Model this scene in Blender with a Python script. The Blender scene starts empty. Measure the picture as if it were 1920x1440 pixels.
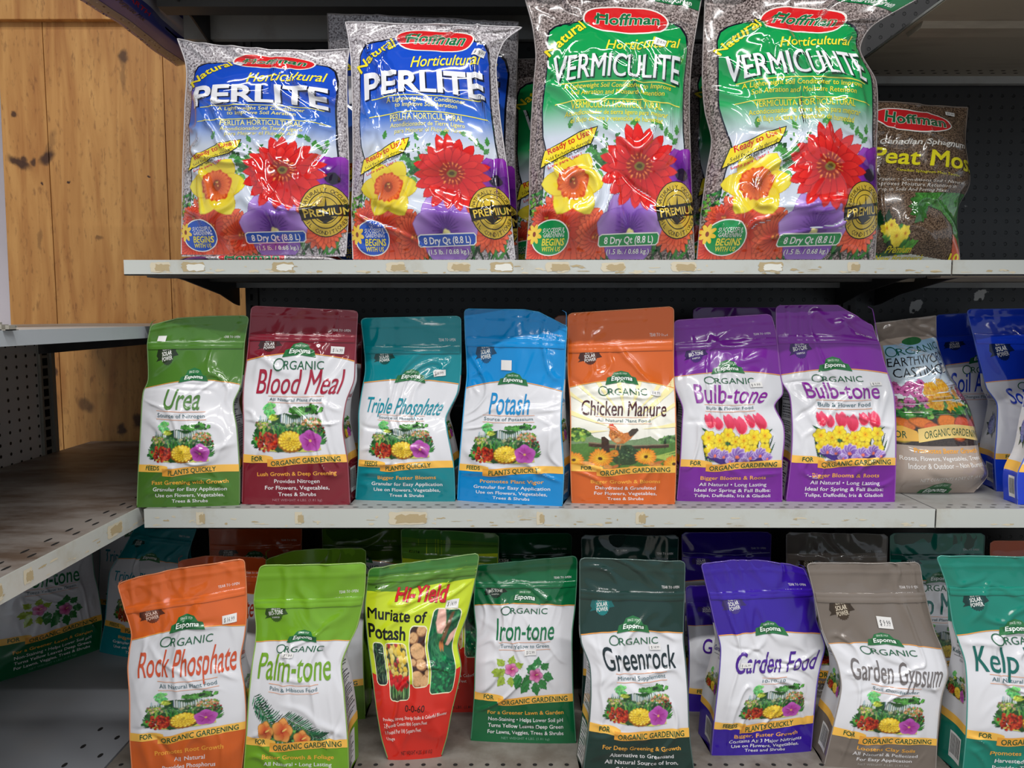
import bpy, math, random
import numpy as np
from mathutils import Vector
from mathutils.geometry import tessellate_polygon

C = bpy.context.scene
COL = C.collection

# ------------------------------------------------------------------ camera
EYE = 1.0                                   # camera height above the floor (m)
F_PX = 1442.0
PITCH = math.atan((720 - 593) / F_PX)
cam_data = bpy.data.cameras.new('camera')
cam_data.sensor_fit = 'HORIZONTAL'
cam_data.sensor_width = 36.0
cam_data.lens = 36.0 * F_PX / 1920.0
cam_data.clip_start = 0.02
cam = bpy.data.objects.new('camera', cam_data)
cam.location = (0, 0, EYE)
cam.rotation_euler = (math.pi / 2 - PITCH, 0, 0)
COL.objects.link(cam)
C.camera = cam

# ------------------------------------------------------------------ exposure, world, lamps
C.view_settings.view_transform = 'Standard'
C.view_settings.look = 'None'
C.view_settings.gamma = 1.0
C.view_settings.exposure = 0.0
C.view_settings.use_curve_mapping = False
world = bpy.data.worlds.new('store_air')
C.world = world
world.use_nodes = True
world.node_tree.nodes['Background'].inputs[0].default_value = (0.80, 0.90, 1.0, 1)
world.node_tree.nodes['Background'].inputs[1].default_value = 0.52


def tube_light(x, y, z, length, width, power, rz=0.0, tilt=0.0, color=(1.0, 0.985, 0.965)):
    d = bpy.data.lights.new('fluorescent_tube_light', 'AREA')
    d.shape = 'RECTANGLE'
    d.size = length
    d.size_y = width
    d.energy = power
    d.color = color
    o = bpy.data.objects.new('fluorescent_tube_light', d)
    o.location = (x, y, z)
    o.rotation_euler = (tilt, 0, rz)
    COL.objects.link(o)
    return o


for (lx, ly, pw) in ((-1.3, 0.75, 16), (-1.5, 0.1, 29), (0.1, 0.1, 38), (1.7, 0.1, 37), (-0.9, -1.5, 46), (0.9, -1.5, 50), (-0.5, -3.2, 44), (1.4, -3.2, 54)):
    tube_light(lx, ly, 3.0, 1.3, 0.07, pw, 0, tilt=math.radians(-14))


# ------------------------------------------------------------------ small helpers
def ray(px, py):
    """direction of the sight line through a photo pixel, scaled so that its depth (Y) is 1"""
    s, c = math.sin(PITCH), math.cos(PITCH)
    dy = F_PX * c + (720 - py) * s
    return ((px - 960) / dy, ((720 - py) * c - F_PX * s) / dy)


def at(px, py, Y):
    rx, rz = ray(px, py)
    return np.array([rx * Y, Y, EYE + rz * Y])


def srgb(c):
    c = np.asarray(c, float) / 255.0
    return np.where(c <= 0.04045, c / 12.92, ((c + 0.055) / 1.055) ** 2.4)


def tag(o, label=None, cat=None, group=None, kind=None):
    if label: o['label'] = label
    if cat: o['category'] = cat
    if group: o['group'] = group
    if kind: o['kind'] = kind
    return o


def empty(name, loc=(0, 0, 0)):
    o = bpy.data.objects.new(name, None)
    o.empty_display_size = 0.05
    COL.objects.link(o)
    o.location = loc
    return o


_rs = np.random.RandomState(5)
_LAT = _rs.rand(64, 256, 256)


def vnoise(x, y, seed=0):
    L = _LAT[seed % 64]
    xi = np.floor(x).astype(int); yi = np.floor(y).astype(int)
    fx = x - xi; fy = y - yi
    fx = fx * fx * (3 - 2 * fx); fy = fy * fy * (3 - 2 * fy)
    a = L[xi % 256, yi % 256]; b = L[(xi + 1) % 256, yi % 256]
    c = L[xi % 256, (yi + 1) % 256]; d = L[(xi + 1) % 256, (yi + 1) % 256]
    return (a * (1 - fx) + b * fx) * (1 - fy) + (c * (1 - fx) + d * fx) * fy


# ------------------------------------------------------------------ node materials
def new_mat(name):
    m = bpy.data.materials.new(name)
    m.use_nodes = True
    nt = m.node_tree
    return m, nt, nt.nodes['Principled BSDF']


def N(nt, t, **kw):
    n = nt.nodes.new(t)
    for k, v in kw.items():
        if k.startswith('i_'):
            n.inputs[int(k[2:])].default_value = v
        else:
            setattr(n, k, v)
    return n


def film_bump(nt, bs, scale=38, strength=0.25, dist=0.002):
    tc = N(nt, 'ShaderNodeTexCoord')
    mp = N(nt, 'ShaderNodeMapping')
    mp.inputs['Scale'].default_value = (1, 1, 0.55)
    nz = N(nt, 'ShaderNodeTexNoise')
    nz.inputs['Scale'].default_value = scale
    nz.inputs['Detail'].default_value = 3
    nz.inputs['Distortion'].default_value = 0.6
    if hasattr(nz, 'noise_type'):
        nz.noise_type = 'RIDGED_MULTIFRACTAL'
    bp = N(nt, 'ShaderNodeBump')
    bp.inputs['Strength'].default_value = strength
    bp.inputs['Distance'].default_value = dist
    nt.links.new(tc.outputs['Object'], mp.inputs[0])
    nt.links.new(mp.outputs[0], nz.inputs['Vector'])
    nt.links.new(nz.outputs[0], bp.inputs['Height'])
    nt.links.new(bp.outputs[0], bs.inputs['Normal'])


def film_material(name, rough=0.16, coat=0.45, strength=0.17, scale=30):
    m, nt, bs = new_mat(name)
    at_ = N(nt, 'ShaderNodeAttribute', attribute_name='print_color')
    nt.links.new(at_.outputs['Color'], bs.inputs['Base Color'])
    bs.inputs['Roughness'].default_value = rough
    bs.inputs['Coat Weight'].default_value = coat
    bs.inputs['Coat Roughness'].default_value = 0.045
    film_bump(nt, bs, scale, strength)
    return m


M_FILM = film_material('printed_pouch_film')
M_FILM_SOFT = film_material('printed_bag_film', 0.10, 1.0, 0.26, 22)


def granule_material(name, c1, c2, c3, scale=330):
    m, nt, bs = new_mat(name)
    tc = N(nt, 'ShaderNodeTexCoord')
    vo = N(nt, 'ShaderNodeTexVoronoi'); vo.inputs['Scale'].default_value = scale
    nz = N(nt, 'ShaderNodeTexNoise'); nz.inputs['Scale'].default_value = scale * 0.9; nz.inputs['Detail'].default_value = 2
    rp = N(nt, 'ShaderNodeValToRGB')
    e = rp.color_ramp.elements
    e[0].position = 0.36; e[0].color = (*srgb(c1), 1)
    e[1].position = 0.62; e[1].color = (*srgb(c3), 1)
    k = e.new(0.47); k.color = (*srgb(c2), 1)
    mx = N(nt, 'ShaderNodeMix', data_type='RGBA', blend_type='MULTIPLY')
    mx.inputs[0].default_value = 0.55
    r2 = N(nt, 'ShaderNodeValToRGB')
    r2.color_ramp.elements[0].color = (1, 1, 1, 1); r2.color_ramp.elements[1].color = (0.25, 0.22, 0.25, 1)
    r2.color_ramp.elements[0].position = 0.2; r2.color_ramp.elements[1].position = 0.75
    nt.links.new(tc.outputs['Object'], vo.inputs['Vector']); nt.links.new(tc.outputs['Object'], nz.inputs['Vector'])
    nt.links.new(nz.outputs[0], rp.inputs[0]); nt.links.new(vo.outputs['Distance'], r2.inputs[0])
    nt.links.new(rp.outputs[0], mx.inputs[6]); nt.links.new(r2.outputs[0], mx.inputs[7])
    nt.links.new(mx.outputs[2], bs.inputs['Base Color'])
    bs.inputs['Roughness'].default_value = 0.18
    bs.inputs['Coat Weight'].default_value = 0.5
    bs.inputs['Coat Roughness'].default_value = 0.045
    film_bump(nt, bs, 22, 0.28)
    return m


M_PERL = granule_material('perlite_granule_print', (120, 112, 116), (200, 194, 197), (232, 228, 231))
M_VERM = granule_material('vermiculite_granule_print', (70, 60, 58), (134, 120, 116), (196, 182, 178))
M_PEAT = granule_material('peat_print', (50, 36, 28), (104, 82, 64), (146, 122, 100), 420)


def painted_metal(name, base, dirt, dirt_amt=0.5, scale=6, rough=0.42, streak=(1, 1, 1), thr=(0.52, 0.68)):
    m, nt, bs = new_mat(name)
    tc = N(nt, 'ShaderNodeTexCoord')
    mp = N(nt, 'ShaderNodeMapping'); mp.inputs['Scale'].default_value = streak
    nz = N(nt, 'ShaderNodeTexNoise'); nz.inputs['Scale'].default_value = scale; nz.inputs['Detail'].default_value = 7
    nz.inputs['Roughness'].default_value = 0.65
    rp = N(nt, 'ShaderNodeValToRGB')
    rp.color_ramp.elements[0].position = thr[0]; rp.color_ramp.elements[0].color = (0, 0, 0, 1)
    rp.color_ramp.elements[1].position = thr[1]; rp.color_ramp.elements[1].color = (dirt_amt,) * 3 + (1,)
    mx = N(nt, 'ShaderNodeMix', data_type='RGBA')
    mx.inputs[6].default_value = (*srgb(base), 1); mx.inputs[7].default_value = (*srgb(dirt), 1)
    nt.links.new(tc.outputs['Object'], mp.inputs[0]); nt.links.new(mp.outputs[0], nz.inputs['Vector'])
    nt.links.new(nz.outputs[0], rp.inputs[0]); nt.links.new(rp.outputs[0], mx.inputs[0])
    nt.links.new(mx.outputs[2], bs.inputs['Base Color'])
    bs.inputs['Roughness'].default_value = rough
    return m


M_LIP = painted_metal('white_enamel_shelf_edge', (192, 195, 190), (166, 156, 132), 0.35, 14, 0.35)
M_DECK = painted_metal('grey_enamel_shelf', (152, 152, 150), (110, 100, 90), 0.5, 7, 0.4)
M_DECK_OLD = painted_metal('worn_grey_shelf', (150, 142, 136), (92, 70, 52), 0.85, 5, 0.5, (1, 2.2, 1), (0.42, 0.62))
M_BASE = painted_metal('base_deck_grey', (140, 143, 149), (150, 140, 128), 0.25, 3, 0.35)
M_BASE_R = painted_metal('dusty_base_deck', (124, 119, 112), (84, 72, 62), 0.6, 16, 0.55, (1, 1, 1), (0.40, 0.62))
M_UNDER = painted_metal('brown_grey_shelf_underside', (150, 140, 126), (96, 88, 78), 0.5, 5, 0.55, (0.4, 2, 1))
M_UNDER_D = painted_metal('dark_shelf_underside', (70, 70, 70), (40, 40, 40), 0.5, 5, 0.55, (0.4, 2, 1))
M_HOLE, _nt, _b = new_mat('punched_hole_dark'); _b.inputs['Base Color'].default_value = (0.006, 0.005, 0.005, 1); _b.inputs['Roughness'].default_value = 1
M_BRKT = painted_metal('black_bracket_steel', (44, 42, 42), (70, 60, 50), 0.4, 12, 0.5)
M_UPR = painted_metal('upright_steel', (150, 146, 136), (110, 100, 84), 0.5, 9, 0.45)
M_STICK, _nt, _b = new_mat('price_sticker_paper')
_a = N(_nt, 'ShaderNodeAttribute', attribute_name='print_color'); _nt.links.new(_a.outputs['Color'], _b.inputs['Base Color']); _b.inputs['Roughness'].default_value = 0.5
M_CLEAR, _nt, _b = new_mat('clear_film_edge')
_b.inputs['Base Color'].default_value = (0.72, 0.72, 0.74, 1); _b.inputs['Roughness'].default_value = 0.15; _b.inputs['Coat Weight'].default_value = 0.5


def pegboard_material(name, base, hole, chip, sx, sz, axis, r=0.13, chips=0.0):
    """grid of punched holes; axis is the horizontal world axis of the board (0 = X, 1 = Y)"""
    m, nt, bs = new_mat(name)
    tc = N(nt, 'ShaderNodeTexCoord')
    sp = N(nt, 'ShaderNodeSeparateXYZ')
    nt.links.new(tc.outputs['Object'], sp.inputs[0])
    vals = []
    for out, s in ((sp.outputs[axis], sx), (sp.outputs[2], sz)):
        d = N(nt, 'ShaderNodeMath', operation='DIVIDE'); d.inputs[1].default_value = s
        f = N(nt, 'ShaderNodeMath', operation='FRACT')
        q = N(nt, 'ShaderNodeMath', operation='SUBTRACT'); q.inputs[1].default_value = 0.5
        k = N(nt, 'ShaderNodeMath', operation='MULTIPLY'); k.inputs[1].default_value = s / 0.0254
        nt.links.new(out, d.inputs[0]); nt.links.new(d.outputs[0], f.inputs[0]); nt.links.new(f.outputs[0], q.inputs[0])
        nt.links.new(q.outputs[0], k.inputs[0])
        p = N(nt, 'ShaderNodeMath', operation='POWER'); p.inputs[1].default_value = 2.0
        ab = N(nt, 'ShaderNodeMath', operation='ABSOLUTE')
        nt.links.new(k.outputs[0], ab.inputs[0]); nt.links.new(ab.outputs[0], p.inputs[0])
        vals.append(p.outputs[0])
    ad = N(nt, 'ShaderNodeMath', operation='ADD'); nt.links.new(vals[0], ad.inputs[0]); nt.links.new(vals[1], ad.inputs[1])
    lt = N(nt, 'ShaderNodeMapRange'); lt.inputs[1].default_value = (r * 1.25) ** 2; lt.inputs[2].default_value = r ** 2
    nt.links.new(ad.outputs[0], lt.inputs[0])
    nz = N(nt, 'ShaderNodeTexNoise'); nz.inputs['Scale'].default_value = 11; nz.inputs['Detail'].default_value = 5
    nt.links.new(tc.outputs['Object'], nz.inputs['Vector'])
    rp = N(nt, 'ShaderNodeMapRange'); rp.inputs[1].default_value = 0.675; rp.inputs[2].default_value = 0.69
    rp.inputs[4].default_value = chips
    nt.links.new(nz.outputs[0], rp.inputs[0])
    m1 = N(nt, 'ShaderNodeMix', data_type='RGBA'); m1.inputs[6].default_value = (*srgb(base), 1); m1.inputs[7].default_value = (*srgb(chip), 1)
    m2 = N(nt, 'ShaderNodeMix', data_type='RGBA'); m2.inputs[7].default_value = (*srgb(hole), 1)
    nt.links.new(rp.outputs[0], m1.inputs[0]); nt.links.new(m1.outputs[2], m2.inputs[6]); nt.links.new(lt.outputs[0], m2.inputs[0])
    nt.links.new(m2.outputs[2], bs.inputs['Base Color'])
    bp = N(nt, 'ShaderNodeBump'); bp.inputs['Distance'].default_value = 0.003; bp.inputs['Strength'].default_value = 0.8; bp.invert = True
    nt.links.new(lt.outputs[0], bp.inputs['Height']); nt.links.new(bp.outputs[0], bs.inputs['Normal'])
    bs.inputs['Roughness'].default_value = 0.38
    return m


def wood_material(knots):
    m, nt, bs = new_mat('varnished_pine_board')
    tc = N(nt, 'ShaderNodeTexCoord')
    mp = N(nt, 'ShaderNodeMapping'); mp.inputs['Scale'].default_value = (9, 9, 0.8)
    nz = N(nt, 'ShaderNodeTexNoise'); nz.inputs['Scale'].default_value = 2.2; nz.inputs['Detail'].default_value = 6; nz.inputs['Distortion'].default_value = 1.6
    rp = N(nt, 'ShaderNodeValToRGB')
    e = rp.color_ramp.elements
    e[0].position = 0.3; e[0].color = (*srgb((178, 116, 56)), 1)
    e[1].position = 0.72; e[1].color = (*srgb((222, 166, 96)), 1)
    k = e.new(0.5); k.color = (*srgb((202, 144, 78)), 1)
    nt.links.new(tc.outputs['Object'], mp.inputs[0]); nt.links.new(mp.outputs[0], nz.inputs['Vector']); nt.links.new(nz.outputs[0], rp.inputs[0])
    n2 = N(nt, 'ShaderNodeTexNoise'); n2.inputs['Scale'].default_value = 1.0; n2.inputs['Detail'].default_value = 4
    mp2 = N(nt, 'ShaderNodeMapping'); mp2.inputs['Scale'].default_value = (130, 130, 38)
    nt.links.new(tc.outputs['Object'], mp2.inputs[0]); nt.links.new(mp2.outputs[0], n2.inputs['Vector'])
    r2 = N(nt, 'ShaderNodeMapRange'); r2.inputs[1].default_value = 0.58; r2.inputs[2].default_value = 0.74; r2.inputs[4].default_value = 0.5
    nt.links.new(n2.outputs[0], r2.inputs[0])
    mx = N(nt, 'ShaderNodeMix', data_type='RGBA'); mx.inputs[7].default_value = (*srgb((110, 62, 26)), 1)
    nt.links.new(r2.outputs[0], mx.inputs[0]); nt.links.new(rp.outputs[0], mx.inputs[6])
    nd = N(nt, 'ShaderNodeTexNoise'); nd.inputs['Scale'].default_value = 45; nd.inputs['Detail'].default_value = 3
    nt.links.new(tc.outputs['Object'], nd.inputs['Vector'])
    ns = N(nt, 'ShaderNodeVectorMath', operation='SCALE'); ns.inputs['Scale'].default_value = 0.022
    nt.links.new(nd.outputs['Color'], ns.inputs[0])
    nadd = N(nt, 'ShaderNodeVectorMath', operation='ADD'); nt.links.new(tc.outputs['Object'], nadd.inputs[0]); nt.links.new(ns.outputs[0], nadd.inputs[1])
    last = mx.outputs[2]
    for (kx, kz, rx, rz, rot, amt) in knots:
        s = N(nt, 'ShaderNodeVectorMath', operation='SUBTRACT'); s.inputs[1].default_value = (kx + 0.011, 0, kz + 0.011)
        nt.links.new(nadd.outputs[0], s.inputs[0])
        q = N(nt, 'ShaderNodeMapping'); q.inputs['Rotation'].default_value = (0, rot, 0)
        q2 = N(nt, 'ShaderNodeMapping'); q2.inputs['Scale'].default_value = (1 / rx, 0, 1 / rz)
        nt.links.new(s.outputs[0], q.inputs[0]); nt.links.new(q.outputs[0], q2.inputs[0])
        L = N(nt, 'ShaderNodeVectorMath', operation='LENGTH'); nt.links.new(q2.outputs[0], L.inputs[0])
        mr = N(nt, 'ShaderNodeMapRange'); mr.inputs[1].default_value = 1.3; mr.inputs[2].default_value = 0.5; mr.inputs[4].default_value = amt
        mr.interpolation_type = 'SMOOTHSTEP'
        nt.links.new(L.outputs['Value'], mr.inputs[0])
        mk = N(nt, 'ShaderNodeMix', data_type='RGBA'); mk.inputs[7].default_value = (*srgb((66, 34, 16)), 1)
        nt.links.new(mr.outputs[0], mk.inputs[0]); nt.links.new(last, mk.inputs[6])
        last = mk.outputs[2]
    nt.links.new(last, bs.inputs['Base Color'])
    bs.inputs['Roughness'].default_value = 0.5
    bp = N(nt, 'ShaderNodeBump'); bp.inputs['Strength'].default_value = 0.25; bp.inputs['Distance'].default_value = 0.002
    nt.links.new(n2.outputs[0], bp.inputs['Height']); nt.links.new(bp.outputs[0], bs.inputs['Normal'])
    return m


# ------------------------------------------------------------------ plain mesh builder
class MB:
    def __init__(self):
        self.v = []; self.f = []; self.mi = []

    def add(self, vs, fs, mi=0):
        o = len(self.v)
        self.v += [tuple(map(float, p)) for p in vs]
        self.f += [tuple(o + i for i in f) for f in fs]
        self.mi += [mi] * len(fs)

    def box(self, lo, hi, mi=0):
        (a, b, c), (d, e, f) = lo, hi
        self.add([(a, b, c), (d, b, c), (d, e, c), (a, e, c), (a, b, f), (d, b, f), (d, e, f), (a, e, f)],
                 [(0, 3, 2, 1), (4, 5, 6, 7), (0, 1, 5, 4), (1, 2, 6, 5), (2, 3, 7, 6), (3, 0, 4, 7)], mi)

    def prism(self, prof, axis, t0, t1, mi=0):
        """closed 2-D profile extruded along an axis; profile coordinates are the other two axes in order"""
        def P(p, t):
            q = list(p); q.insert(axis, t); return q
        n = len(prof)
        vs = [P(p, t0) for p in prof] + [P(p, t1) for p in prof]
        fs = [tuple(range(n))[::-1], tuple(range(n, 2 * n))] + [(i, (i + 1) % n, n + (i + 1) % n, n + i) for i in range(n)]
        self.add(vs, fs, mi)

    def disc(self, c, rx, ry, axis=2, n=10, mi=0, rot=0.0):
        vs = []
        for i in range(n):
            t = 2 * math.pi * i / n
            u, w = rx * math.cos(t), ry * math.sin(t)
            u, w = u * math.cos(rot) - w * math.sin(rot), u * math.sin(rot) + w * math.cos(rot)
            p = [0, 0, 0]
            a, b = [k for k in range(3) if k != axis]
            p[a] = c[a] + u; p[b] = c[b] + w; p[axis] = c[axis]
            vs.append(p)
        self.add(vs, [tuple(range(n))], mi)

    def build(self, name, mats, parent=None, bevel=0.0, smooth=False):
        me = bpy.data.meshes.new(name)
        me.from_pydata(self.v, [], self.f)
        for m in (mats if isinstance(mats, (list, tuple)) else [mats]):
            me.materials.append(m)
        me.polygons.foreach_set('material_index', self.mi)
        if smooth:
            me.polygons.foreach_set('use_smooth', [True] * len(self.f))
        me.update()
        o = bpy.data.objects.new(name, me)
        COL.objects.link(o)
        if parent is not None:
            o.parent = parent
        if bevel:
            b = o.modifiers.new('bevel', 'BEVEL'); b.width = bevel; b.segments = 2; b.limit_method = 'ANGLE'
        return o
# ================================================================== printed artwork (flat drawings in label units)
def subdivide(V, Cc, T, h):
    for _ in range(40):
        n = len(T)
        P = V[T]
        D = P - P[:, [1, 2, 0]]
        L3 = np.sqrt((D ** 2).sum(2))            # edge lengths 01, 12, 20
        if L3.max() <= h:
            break
        E = np.concatenate([T[:, [0, 1]], T[:, [1, 2]], T[:, [2, 0]]])
        key = E.min(1) * np.int64(len(V) + 1) + E.max(1)
        uk, first, inv = np.unique(key, return_index=True, return_inverse=True)
        inv = inv.reshape(-1)
        U = E[first]
        big = (L3 >= L3.max(1, keepdims=True) * 0.999) & (L3 > h)
        m = np.zeros(len(U), bool)
        m[inv[big.T.ravel()]] = True
        idx = -np.ones(len(U), int)
        idx[m] = len(V) + np.arange(m.sum())
        V = np.concatenate([V, (V[U[m, 0]] + V[U[m, 1]]) / 2])
        Cc = np.concatenate([Cc, (Cc[U[m, 0]] + Cc[U[m, 1]]) / 2])
        n = len(T)
        e = np.stack([idx[inv[:n]], idx[inv[n:2 * n]], idx[inv[2 * n:]]], 1)
        cnt = (e >= 0).sum(1)
        out = [T[cnt == 0]]
        t, q = T[cnt == 3], e[cnt == 3]
        if len(t):
            out += [np.stack([t[:, 0], q[:, 0], q[:, 2]], 1), np.stack([q[:, 0], t[:, 1], q[:, 1]], 1),
                    np.stack([q[:, 2], q[:, 1], t[:, 2]], 1), q]
        for r in range(3):
            k = (cnt == 1) & (e[:, r] >= 0)
            if k.any():
                t, q = T[k], e[k]
                a, b, c, mm = t[:, r], t[:, (r + 1) % 3], t[:, (r + 2) % 3], q[:, r]
                out += [np.stack([a, mm, c], 1), np.stack([mm, b, c], 1)]
            k = (cnt == 2) & (e[:, r] < 0)
            if k.any():
                t, q = T[k], e[k]
                a, b, c = t[:, r], t[:, (r + 1) % 3], t[:, (r + 2) % 3]
                m1, m2 = q[:, (r + 1) % 3], q[:, (r + 2) % 3]
                out += [np.stack([a, b, m1], 1), np.stack([a, m1, m2], 1), np.stack([m2, m1, c], 1)]
        T = np.concatenate(out)
    return V, Cc, T


_glyph = {}


def glyph_mesh(s, bold, res=3):
    key = (s, round(bold, 3), res)
    if key not in _glyph:
        c = bpy.data.curves.new('t', 'FONT')
        c.body = s
        c.resolution_u = res
        c.offset = bold
        o = bpy.data.objects.new('t', c)
        m = o.to_mesh()
        v = np.empty(len(m.vertices) * 3)
        m.vertices.foreach_get('co', v)
        m.calc_loop_triangles()
        t = np.empty(len(m.loop_triangles) * 3, int)
        m.loop_triangles.foreach_get('vertices', t)
        v = v.reshape(-1, 3)[:, :2].copy()
        t = t.reshape(-1, 3)
        o.to_mesh_clear()
        bpy.data.objects.remove(o)
        bpy.data.curves.remove(c)
        _glyph[key] = (v, t)
    return _glyph[key]


class Art:
    """a drawing: triangles and small colour cells in label units, x to the right, y downwards"""

    BF = 0.5

    def __init__(self, W, H):
        self.W, self.H, self.it = W, H, []

    def tris(self, V, T, col, lvl):
        V = np.asarray(V, float)
        col = np.asarray(col(V) if callable(col) else np.tile(srgb(col), (len(V), 1)), float)
        self.it.append((V, np.asarray(T, int), col, lvl))

    def poly(self, pts, col, lvl=1):
        pts = [tuple(p) for p in pts]
        T = tessellate_polygon([[Vector((p[0], p[1], 0)) for p in pts]])
        if T:
            self.tris(pts, T, col, lvl)

    def patch(self, us, lo, hi, col, lvl=1, vertical=False, step=2.8):
        """a field between two edges, as a regular grid; us runs along x (or along y when vertical)"""
        us = np.asarray(us, float)
        lo = np.broadcast_to(np.asarray(lo, float), us.shape); hi = np.broadcast_to(np.asarray(hi, float), us.shape)
        m = max(1, int(math.ceil(np.abs(hi - lo).max() / step)))
        t = np.linspace(0, 1, m + 1)
        A = np.repeat(us[:, None], m + 1, 1); B = lo[:, None] * (1 - t) + hi[:, None] * t
        V = np.stack([B.ravel(), A.ravel()] if vertical else [A.ravel(), B.ravel()], 1)
        g = np.arange(len(V)).reshape(len(us), m + 1)
        Q = np.stack([g[:-1, :-1].ravel(), g[1:, :-1].ravel(), g[1:, 1:].ravel(), g[:-1, 1:].ravel()], 1)
        c = np.asarray(col(V) if callable(col) else np.tile(srgb(col), (len(V), 1)), float)
        self.it.append((V, Q, c, lvl, 'q'))

    def rect(self, x0, y0, x1, y1, col, lvl=1):
        n = max(1, int(math.ceil(abs(x1 - x0) / 2.8)))
        self.patch(np.linspace(x0, x1, n + 1), y0, y1, col, lvl)

    def ellipse(self, cx, cy, rx, ry, col, lvl=1, n=28, rot=0, f=None):
        P = []
        for i in range(n):
            t = 2 * math.pi * i / n
            k = f(t) if f else 1
            u, w = rx * math.cos(t) * k, ry * math.sin(t) * k
            P.append((cx + u * math.cos(rot) - w * math.sin(rot), cy + u * math.sin(rot) + w * math.cos(rot)))
        self.poly(P, col, lvl)

    def ring(self, cx, cy, rx, ry, w, col, lvl=2, n=36):
        V, T = [], []
        for i in range(n):
            t = 2 * math.pi * i / n
            V += [(cx + rx * math.cos(t), cy + ry * math.sin(t)), (cx + (rx - w) * math.cos(t), cy + (ry - w) * math.sin(t))]
            a, b, c, d = 2 * i, 2 * i + 1, (2 * i + 2) % (2 * n), (2 * i + 3) % (2 * n)
            T += [(a, b, c), (b, d, c)]
        self.tris(V, T, col, lvl)

    def line(self, pts, w, col, lvl=2):
        P = np.asarray(pts, float)
        d = np.gradient(P, axis=0)
        d /= np.linalg.norm(d, axis=1)[:, None] + 1e-9
        n = np.stack([-d[:, 1], d[:, 0]], 1) * w / 2
        V = np.concatenate([P + n, P - n])
        k = len(P)
        T = []
        for i in range(k - 1):
            T += [(i, i + 1, k + i), (i + 1, k + i + 1, k + i)]
        self.tris(V, T, col, lvl)

    def text(self, s, x, y, h, w=None, col=(0, 0, 0), lvl=3, bold=0.0, shear=0.0, rot=0.0, align='C', warp=None, outline=None, ow=0.03, res=3, sx=1.0):
        """(x, y) is the middle of the baseline (align C) or its left end (align L); h is the capital height"""
        if outline is not None:
            self.text(s, x, y, h, w, outline, lvl - 0.3, bold + ow, shear, rot, align, warp, None, 0, res, sx)
            lvl = lvl + 1
        bold = bold * self.BF * (0.6 if h < 7 and outline is None else 1.0)
        if bold > 0 and ('M' in s or 'W' in s or 'N' in s):
            # these letters do not thicken cleanly, so they are struck several times with a small shift
            d = bold * h * (1.0 if not w else 1.0)
            sh = [(-d, 0), (d, 0)] if bold < 0.02 else [(-d, -d), (d, -d), (-d, d), (d, d), (-d, 0), (d, 0)]
            for i, (ux, uy) in enumerate(sh):
                self.text(s, x + ux, y + uy, h, w, col, lvl + 0.12 * i, 0.0, shear, rot, align, warp, None, 0, res, sx)
            return
        v0, t = glyph_mesh(s, bold, res)
        if not len(v0):
            return
        v = v0.copy()
        b0, _ = glyph_mesh(s, 0.0, res) if bold else (v0, t)
        lo, hi = b0[:, 0].min(), b0[:, 0].max()
        k = h / 0.68
        kx = (w / (hi - lo)) if w else k * sx
        v[:, 0] = (v[:, 0] - (lo + hi) / 2 if align == 'C' else v[:, 0] - lo) * kx
        v[:, 1] = v[:, 1] * k
        v[:, 0] += v[:, 1] * shear
        P = np.stack([v[:, 0], -v[:, 1]], 1)
        c, sn = math.cos(rot), math.sin(rot)
        P = np.stack([P[:, 0] * c - P[:, 1] * sn, P[:, 0] * sn + P[:, 1] * c], 1)
        P += (x, y)
        if warp:
            P = warp(P)
        self.tris(P, t, col, lvl)

    def arc_text(self, s, cx, cy, r, a0, a1, h, col, lvl=3, bold=0.0, inward=False):
        n = len(s)
        for i, ch in enumerate(s):
            if ch == ' ':
                continue
            t = math.radians(a0 + (a1 - a0) * (i + 0.5) / n)
            x, y = cx + r * math.cos(t), cy + r * math.sin(t)
            self.text(ch, x, y, h, None, col, lvl, bold, 0, t + (math.pi / 2 if not inward else -math.pi / 2), res=2)

    def put(self, other, x, y, k, dl=0, clip=None):
        for it in other.it:
            if len(it) == 5:
                self.it.append((it[0] * k + (x, y), it[1], it[2], it[3] + dl, 'q'))
            else:
                self.it.append((it[0] * k + (x, y), it[1], it[2], it[3] + dl))

    def mosaic(self, cv, x, y, k, lvl=2, ky=None):
        V, Q, Cc = cv.cells()
        self.it.append((V * (k, ky or k) + (x, y), Q, Cc, lvl, 'q'))


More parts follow.
